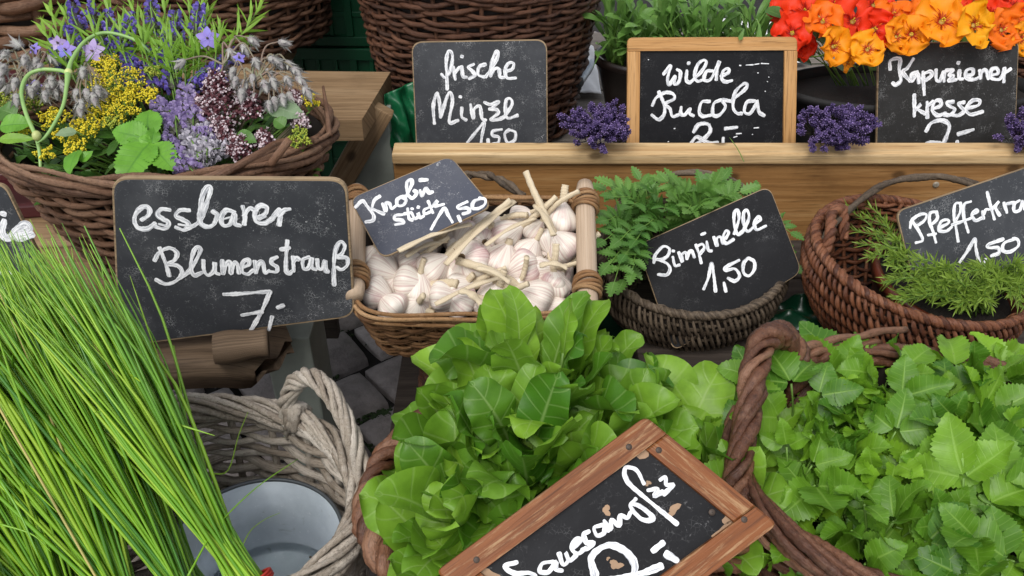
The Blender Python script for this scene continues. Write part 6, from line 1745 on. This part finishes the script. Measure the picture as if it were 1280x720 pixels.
# mint sprig and other broad leaves
def broadleaf(label, base, tip, w, face, mt='leaf_mint', name='mint_leaf', cat='mint leaf', serr=.07, bend=.4, dt=-.03, fold=.22):
    a, b = Z(*base, dt), Z(*tip, dt - .01); L = np.linalg.norm(b - a)
    m = MB(); leaf(m, a, b - a, face, L * 1.04, w / 2.977 / FPX * 1.2 * .5, 'ovate', bend=bend, fold=fold, wave=.05, serr=serr, teeth=13, nv=8, rnd=RF.uniform(.4, .9))
    return m
t = plant('mint_sprig', 'bright green mint sprig with five broad toothed leaves at the front rim', 'mint', Z(560, 540, -.03)); c0_ = np.array(t.location)
for bs, tp, w_, fc in [((560, 530), (440, 660), 150, (-.1, -.7, .7)), ((560, 540), (640, 615), 120, (.35, -.6, .7)), ((555, 520), (410, 480), 110, (-.5, -.5, .7)), ((550, 515), (545, 395), 120, (.15, -.9, .35)), ((545, 520), (455, 455), 90, (-.1, -.6, .8)), ((560, 530), (515, 515), 50, (0, -.8, .6)), ((565, 535), (575, 470), 55, (.3, -.8, .4)), ((560, 545), (570, 590), 55, (.1, -.8, .6))]:
    broadleaf('', bs, tp, w_, fc).build('leaf', MT['leaf_mint'], t, c0_)
ms = MB(); stemtube(ms, root_for(c0_), c0_, .0025); ms.build('stem', MT['stem_green'], t, c0_)
for bs, tp, w_, fc, mt, lab in [((1000, 395), (1125, 420), 95, (0, -.5, .9), 'leaf_borage', 'grey green borage leaf under the drooping buds at the right'), ((0, 470), (110, 450), 90, (0, -.5, .9), 'leaf_mint', 'broad green leaf at the far left picture edge'), ((290, 560), (245, 635), 75, (-.2, -.8, .5), 'leaf_mint', 'oval green leaf hanging at the front left rim'), ((-5, 520), (115, 508), 45, (0, -.6, .8), 'leaf_tarragon', 'narrow light green leaf at the far left picture edge'), ((285, 490), (205, 495), 45, (0, -.5, .9), 'leaf_borage', 'small grey green leaf below the scape loop'), ((60, 430), (-10, 400), 100, (0, -.5, .9), 'leaf_dark', 'dark broad leaf behind the yellow green umbel at the left edge'), ((300, 600), (340, 560), 40, (0, -.6, .8), 'leaf_mint', 'small leaf beside the oval one at the front rim'), ((880, 500), (945, 520), 60, (0, -.6, .8), 'leaf_dark', 'dark leaf between the lower oregano heads'), ((1060, 470), (1020, 440), 60, (.2, -.6, .7), 'leaf_dark', 'dark leaf in the shade at the right rim')]:
    m = broadleaf('', bs, tp, w_, fc, serr=.03); a_ = Z(*bs, -.03); ms = MB(); stemtube(ms, root_for(a_), a_, .0013)
    t = plant('herb_leaf', lab, 'leaf', a_); m.build('leaf_blade', MT[mt], t, a_); ms.build('stem', MT['stem_green'], t, a_)

# garlic scape: the curled stalk with its two bulbils
t = plant('garlic_scape', 'pale green curled garlic scape forming a heart shaped loop over the bouquet', 'garlic scape', Z(150, 605)); l0 = np.array(t.location)
m = MB()
tube(m, smoothpath([Z(152, 640, .0), Z(146, 560, -.02), Z(130, 500, -.04), Z(98, 425, -.045), Z(80, 345, -.05), Z(100, 285, -.05), Z(150, 260, -.05), Z(220, 262, -.05), Z(252, 272, -.05)], 60), np.interp(np.linspace(0, 1, 60), [0, .3, 1], [.0022, .0029, .0029]), 10)
tube(m, smoothpath([Z(255, 262, -.05), Z(268, 222, -.05), Z(305, 165, -.045), Z(345, 135, -.04), Z(390, 122, -.035), Z(440, 128, -.03), Z(500, 148, -.02), Z(545, 182, -.01), Z(585, 240, .02), Z(600, 300, .05)], 60), np.interp(np.linspace(0, 1, 60), [0, .1, 1], [.0038, .0029, .0026]), 10)
tube(m, smoothpath([Z(254, 272, -.05), Z(248, 320, -.05), Z(236, 390, -.045), Z(205, 455, -.04), Z(170, 508, -.035), Z(136, 535, -.035)], 50), np.interp(np.linspace(0, 1, 50), [0, .2, .8, 1], [.0050, .0029, .0022, .0008]), 10)
m.build('stalk', MT['scape'], t, l0)
m = MB(); blob(m, Z(255, 270, -.05), .0078, UPV, 1.1); k_ = m.build('bulbil', MT['scape_knob'], t, l0); sm = k_.modifiers.new('round', 'SUBSURF'); sm.levels = sm.render_levels = 2
m = MB(); blob(m, Z(136, 505, -.042), .0082, UPV, 1.2); k_ = m.build('bulbil', MT['scape_knob'], t, l0); sm = k_.modifiers.new('round', 'SUBSURF'); sm.levels = sm.render_levels = 2

# borage: hairy drooping buds
def bud_mesh(mb_, mh, c, d, s):
    d = nrm(d); M = np.array(frame_M(c, d))
    pr_ = [(.0004, 0), (.20, .06), (.34, .3), (.33, .62), (.16, .95), (.02, 1.15)]
    lathe(mb_, M, [(a * s * .82, b * s) for a, b in pr_], 10)
    for k in range(5):
        th = k * 1.2566; o_ = M[:3, 0] * math.cos(th) + M[:3, 1] * math.sin(th)
        leaf(mb_, c + o_ * s * .12, nrm(d + o_ * .42), o_, s * 1.25, s * .12, 'lance', bend=-.6, fold=-.2, nu=7, nv=2, rnd=.8)
    for k in range(170):
        th = RF.uniform(0, 6.28); f = RF.uniform(.02, 1.1); o_ = M[:3, 0] * math.cos(th) + M[:3, 1] * math.sin(th)
        p = c + d * s * f + o_ * s * .28 * math.sin(math.pi * min(1, f * .8 + .15)); e = p + nrm(o_ + d * RF.uniform(-.2, .8)) * RF.uniform(.003, .0062)
        sd_ = nrm(np.cross(o_, d)) * .0003; mh.add([p - sd_, p + sd_, e], tris=[[0, 1, 2]])
def borage(label, base, buds, size=.019, dt=-.03):
    a = Z(*base, dt); t = plant('borage_sprig', label, 'borage', a, 'borage sprigs in the flower basket'); mh, ms = MB(), MB()
    stemtube(ms, root_for(a), a, .0022)
    for (x, y, apx, apy) in buds:
        e = Z(x, y, dt - .012 + RF.uniform(-.012, .012)); ap = Z(apx, apy, dt - .005)
        q = smoothpath([a, ap, e], 16); tube(ms, q, np.linspace(.0017, .0011, 16), 6)
        for k in range(40):
            i = RF.randrange(15); p = q[i]; o_ = nrm(rv(1)); sd_ = nrm(np.cross(o_, rv(1))) * .0002; mh.add([p - sd_, p + sd_, p + o_ * .0035], tris=[[0, 1, 2]])
        mb_ = MB(); bud_mesh(mb_, mh, e, nrm(q[-1] - q[-3]) + A3([0, 0, -.5]), size * RF.uniform(.85, 1.15)); mb_.build('bud', MT['borage_bud'], t, a)
    mh.build('hairs', MT['hair'], t, a); ms.build('stems', MT['stem_red'], t, a)
borage('borage sprig with drooping hairy buds at the far left picture edge', (130, 300), [(80, 175, 110, 215), (20, 240, 60, 225), (10, 285, 50, 255), (60, 290, 90, 255), (135, 215, 150, 190), (150, 235, 170, 200), (30, 310, 60, 275), (95, 205, 120, 190)])
borage('borage sprig with hairy buds inside the scape loop', (200, 300), [(140, 300, 165, 275), (175, 310, 180, 280), (205, 330, 200, 290), (165, 340, 170, 300), (225, 300, 215, 270), (190, 285, 195, 265)])
borage('borage sprig hanging under the scape arch, left of the yellow cluster', (330, 245), [(285, 330, 300, 280), (320, 330, 320, 290), (360, 320, 350, 280), (300, 370, 300, 310), (345, 345, 340, 300), (380, 330, 365, 290), (290, 385, 285, 320), (310, 250, 320, 235)])
borage('borage sprig with the widest arching buds at the upper right', (830, 240), [(925, 140, 870, 140), (850, 180, 830, 160), (900, 165, 870, 145), (945, 215, 900, 160), (690, 222, 760, 210)])
borage('borage sprig drooping before the tall basket at the right', (960, 290), [(1035, 155, 985, 180), (1000, 215, 975, 225), (1030, 220, 1000, 205), (1065, 225, 1030, 205), (880, 285, 905, 255), (910, 295, 915, 255), (940, 275, 945, 250)])
borage('borage sprig with low hanging buds above the right rim', (980, 330), [(1100, 285, 1040, 270), (1060, 285, 1030, 275), (1020, 360, 1015, 320), (1050, 350, 1040, 320), (1000, 375, 1000, 330), (1075, 340, 1060, 300), (1130, 325, 1080, 300)])
def star(label, zc, face, s=.017, mt='borage_blue', dt=-.035):
    c = Z(*zc, dt); t = plant('borage_flower', label, 'flower', c, 'blue borage stars in the flower basket'); m, mc, ms = MB(), MB(), MB()
    M = np.array(frame_M(c, face))
    for k in range(5):
        a = k * 1.2566 + .3; d = M[:3, 0] * math.cos(a) + M[:3, 1] * math.sin(a); leaf(m, c, d, M[:3, 2], s, s * .33, 'ovate', bend=.3, fold=.15, nu=8, nv=4)
        d = M[:3, 0] * math.cos(a + .63) + M[:3, 1] * math.sin(a + .63); leaf(mc, c - M[:3, 2] * .002, d, M[:3, 2], s, s * .12, 'lance', bend=.2, nu=6, nv=2)
    tube(mc, [c, c + M[:3, 2] * .007], [.002, .0006], 7)
    stemtube(ms, root_for(c), c - M[:3, 2] * .002, .0013); m.build('petals', MT[mt], t, c); mc.build('sepals', MT['stem_red'], t, c); ms.build('stem', MT['stem_red'], t, c)
star('violet star blossom high in the middle right, facing the viewer', (772, 142), (.1, -.8, .5), .019, 'borage_blue')
star('pale violet star blossom under the left arch of the scape', (345, 190), (-.1, -.8, .5), .020, 'lilac')
star('blue star blossom left inside the scape loop', (125, 325), (0, -.7, .7), .013)
star('small blue star blossom above the left borage buds', (128, 180), (-.2, -.6, .7), .011)
star('blue star blossom behind the scape knob', (245, 185), (0, -.7, .7), .016)
star('small blue star blossom beside the drooping borage at the right', (890, 215), (.2, -.6, .7), .010)
star('pale blue star blossom left of the scape arch', (215, 160), (.2, -.7, .6), .013, 'lilac')

# more of the fine stuff that fills the bouquet
for zc, zr, n_, mt_, lab in [((90, 480), 42, 110, 'yellow', 'small yellow umbel low at the far left, by the scape foot'), ((240, 500), 36, 90, 'yellow', 'small yellow umbel left of the small bright one'), ((0, 340), 48, 120, 'yellowgreen', 'yellow green umbel cut by the left picture edge'), ((490, 350), 45, 130, 'yellow', 'yellow umbel at the right flank of the large cluster'), ((375, 395), 60, 170, 'yellow', 'yellow umbel at the left foot of the large cluster'), ((420, 455), 36, 90, 'yellowgreen', 'yellow green umbel peeping out over the mint leaves')]:
    umbel(lab, zc, zr, n_, mt_)
for tp, bs, fu, lab in [((255, 95), (300, 230), .6, 'hyssop spike under the left end of the scape arch'), ((470, 200), (500, 330), .7, 'hyssop spike in front of the yellow cluster top'), ((600, 205), (650, 330), .6, 'hyssop spike in the centre of the bouquet'), ((805, 250), (720, 330), .7, 'hyssop spike just left of the oregano top'), ((650, 40), (660, 170), .5, 'hyssop spike between the tallest tarragon shoots'), ((890, 190), (800, 320), .5, 'hyssop spike behind the arching borage'), ((200, 160), (250, 260), .6, 'hyssop spike left behind the scape')]:
    hyssop(lab, tp, bs, full=fu)
for tp, bs, lab in [((340, -5), (380, 260), 'tarragon shoot between the two left hyssop spikes'), ((570, 20), (590, 280), 'fine tarragon shoot in the centre of the top edge'), ((760, -20), (720, 260), 'tarragon shoot at the top edge right of the tallest one'), ((290, 140), (320, 300), 'low tarragon shoot inside the scape arch'), ((450, 60), (480, 260), 'tarragon shoot in the middle of the scape arch')]:
    tarragon(lab, tp, bs)
borage('borage sprig with pale fuzzy buds above the far left umbel', (90, 330), [(30, 190, 60, 200), (110, 240, 100, 220), (60, 350, 70, 310), (5, 230, 40, 215), (180, 205, 150, 200), (110, 320, 105, 290)])
borage('borage sprig with many small buds in the right half', (930, 320), [(870, 250, 890, 230), (990, 255, 960, 240), (945, 345, 945, 300), (980, 300, 965, 280), (900, 330, 915, 290), (1090, 250, 1040, 235), (1010, 290, 990, 270)])
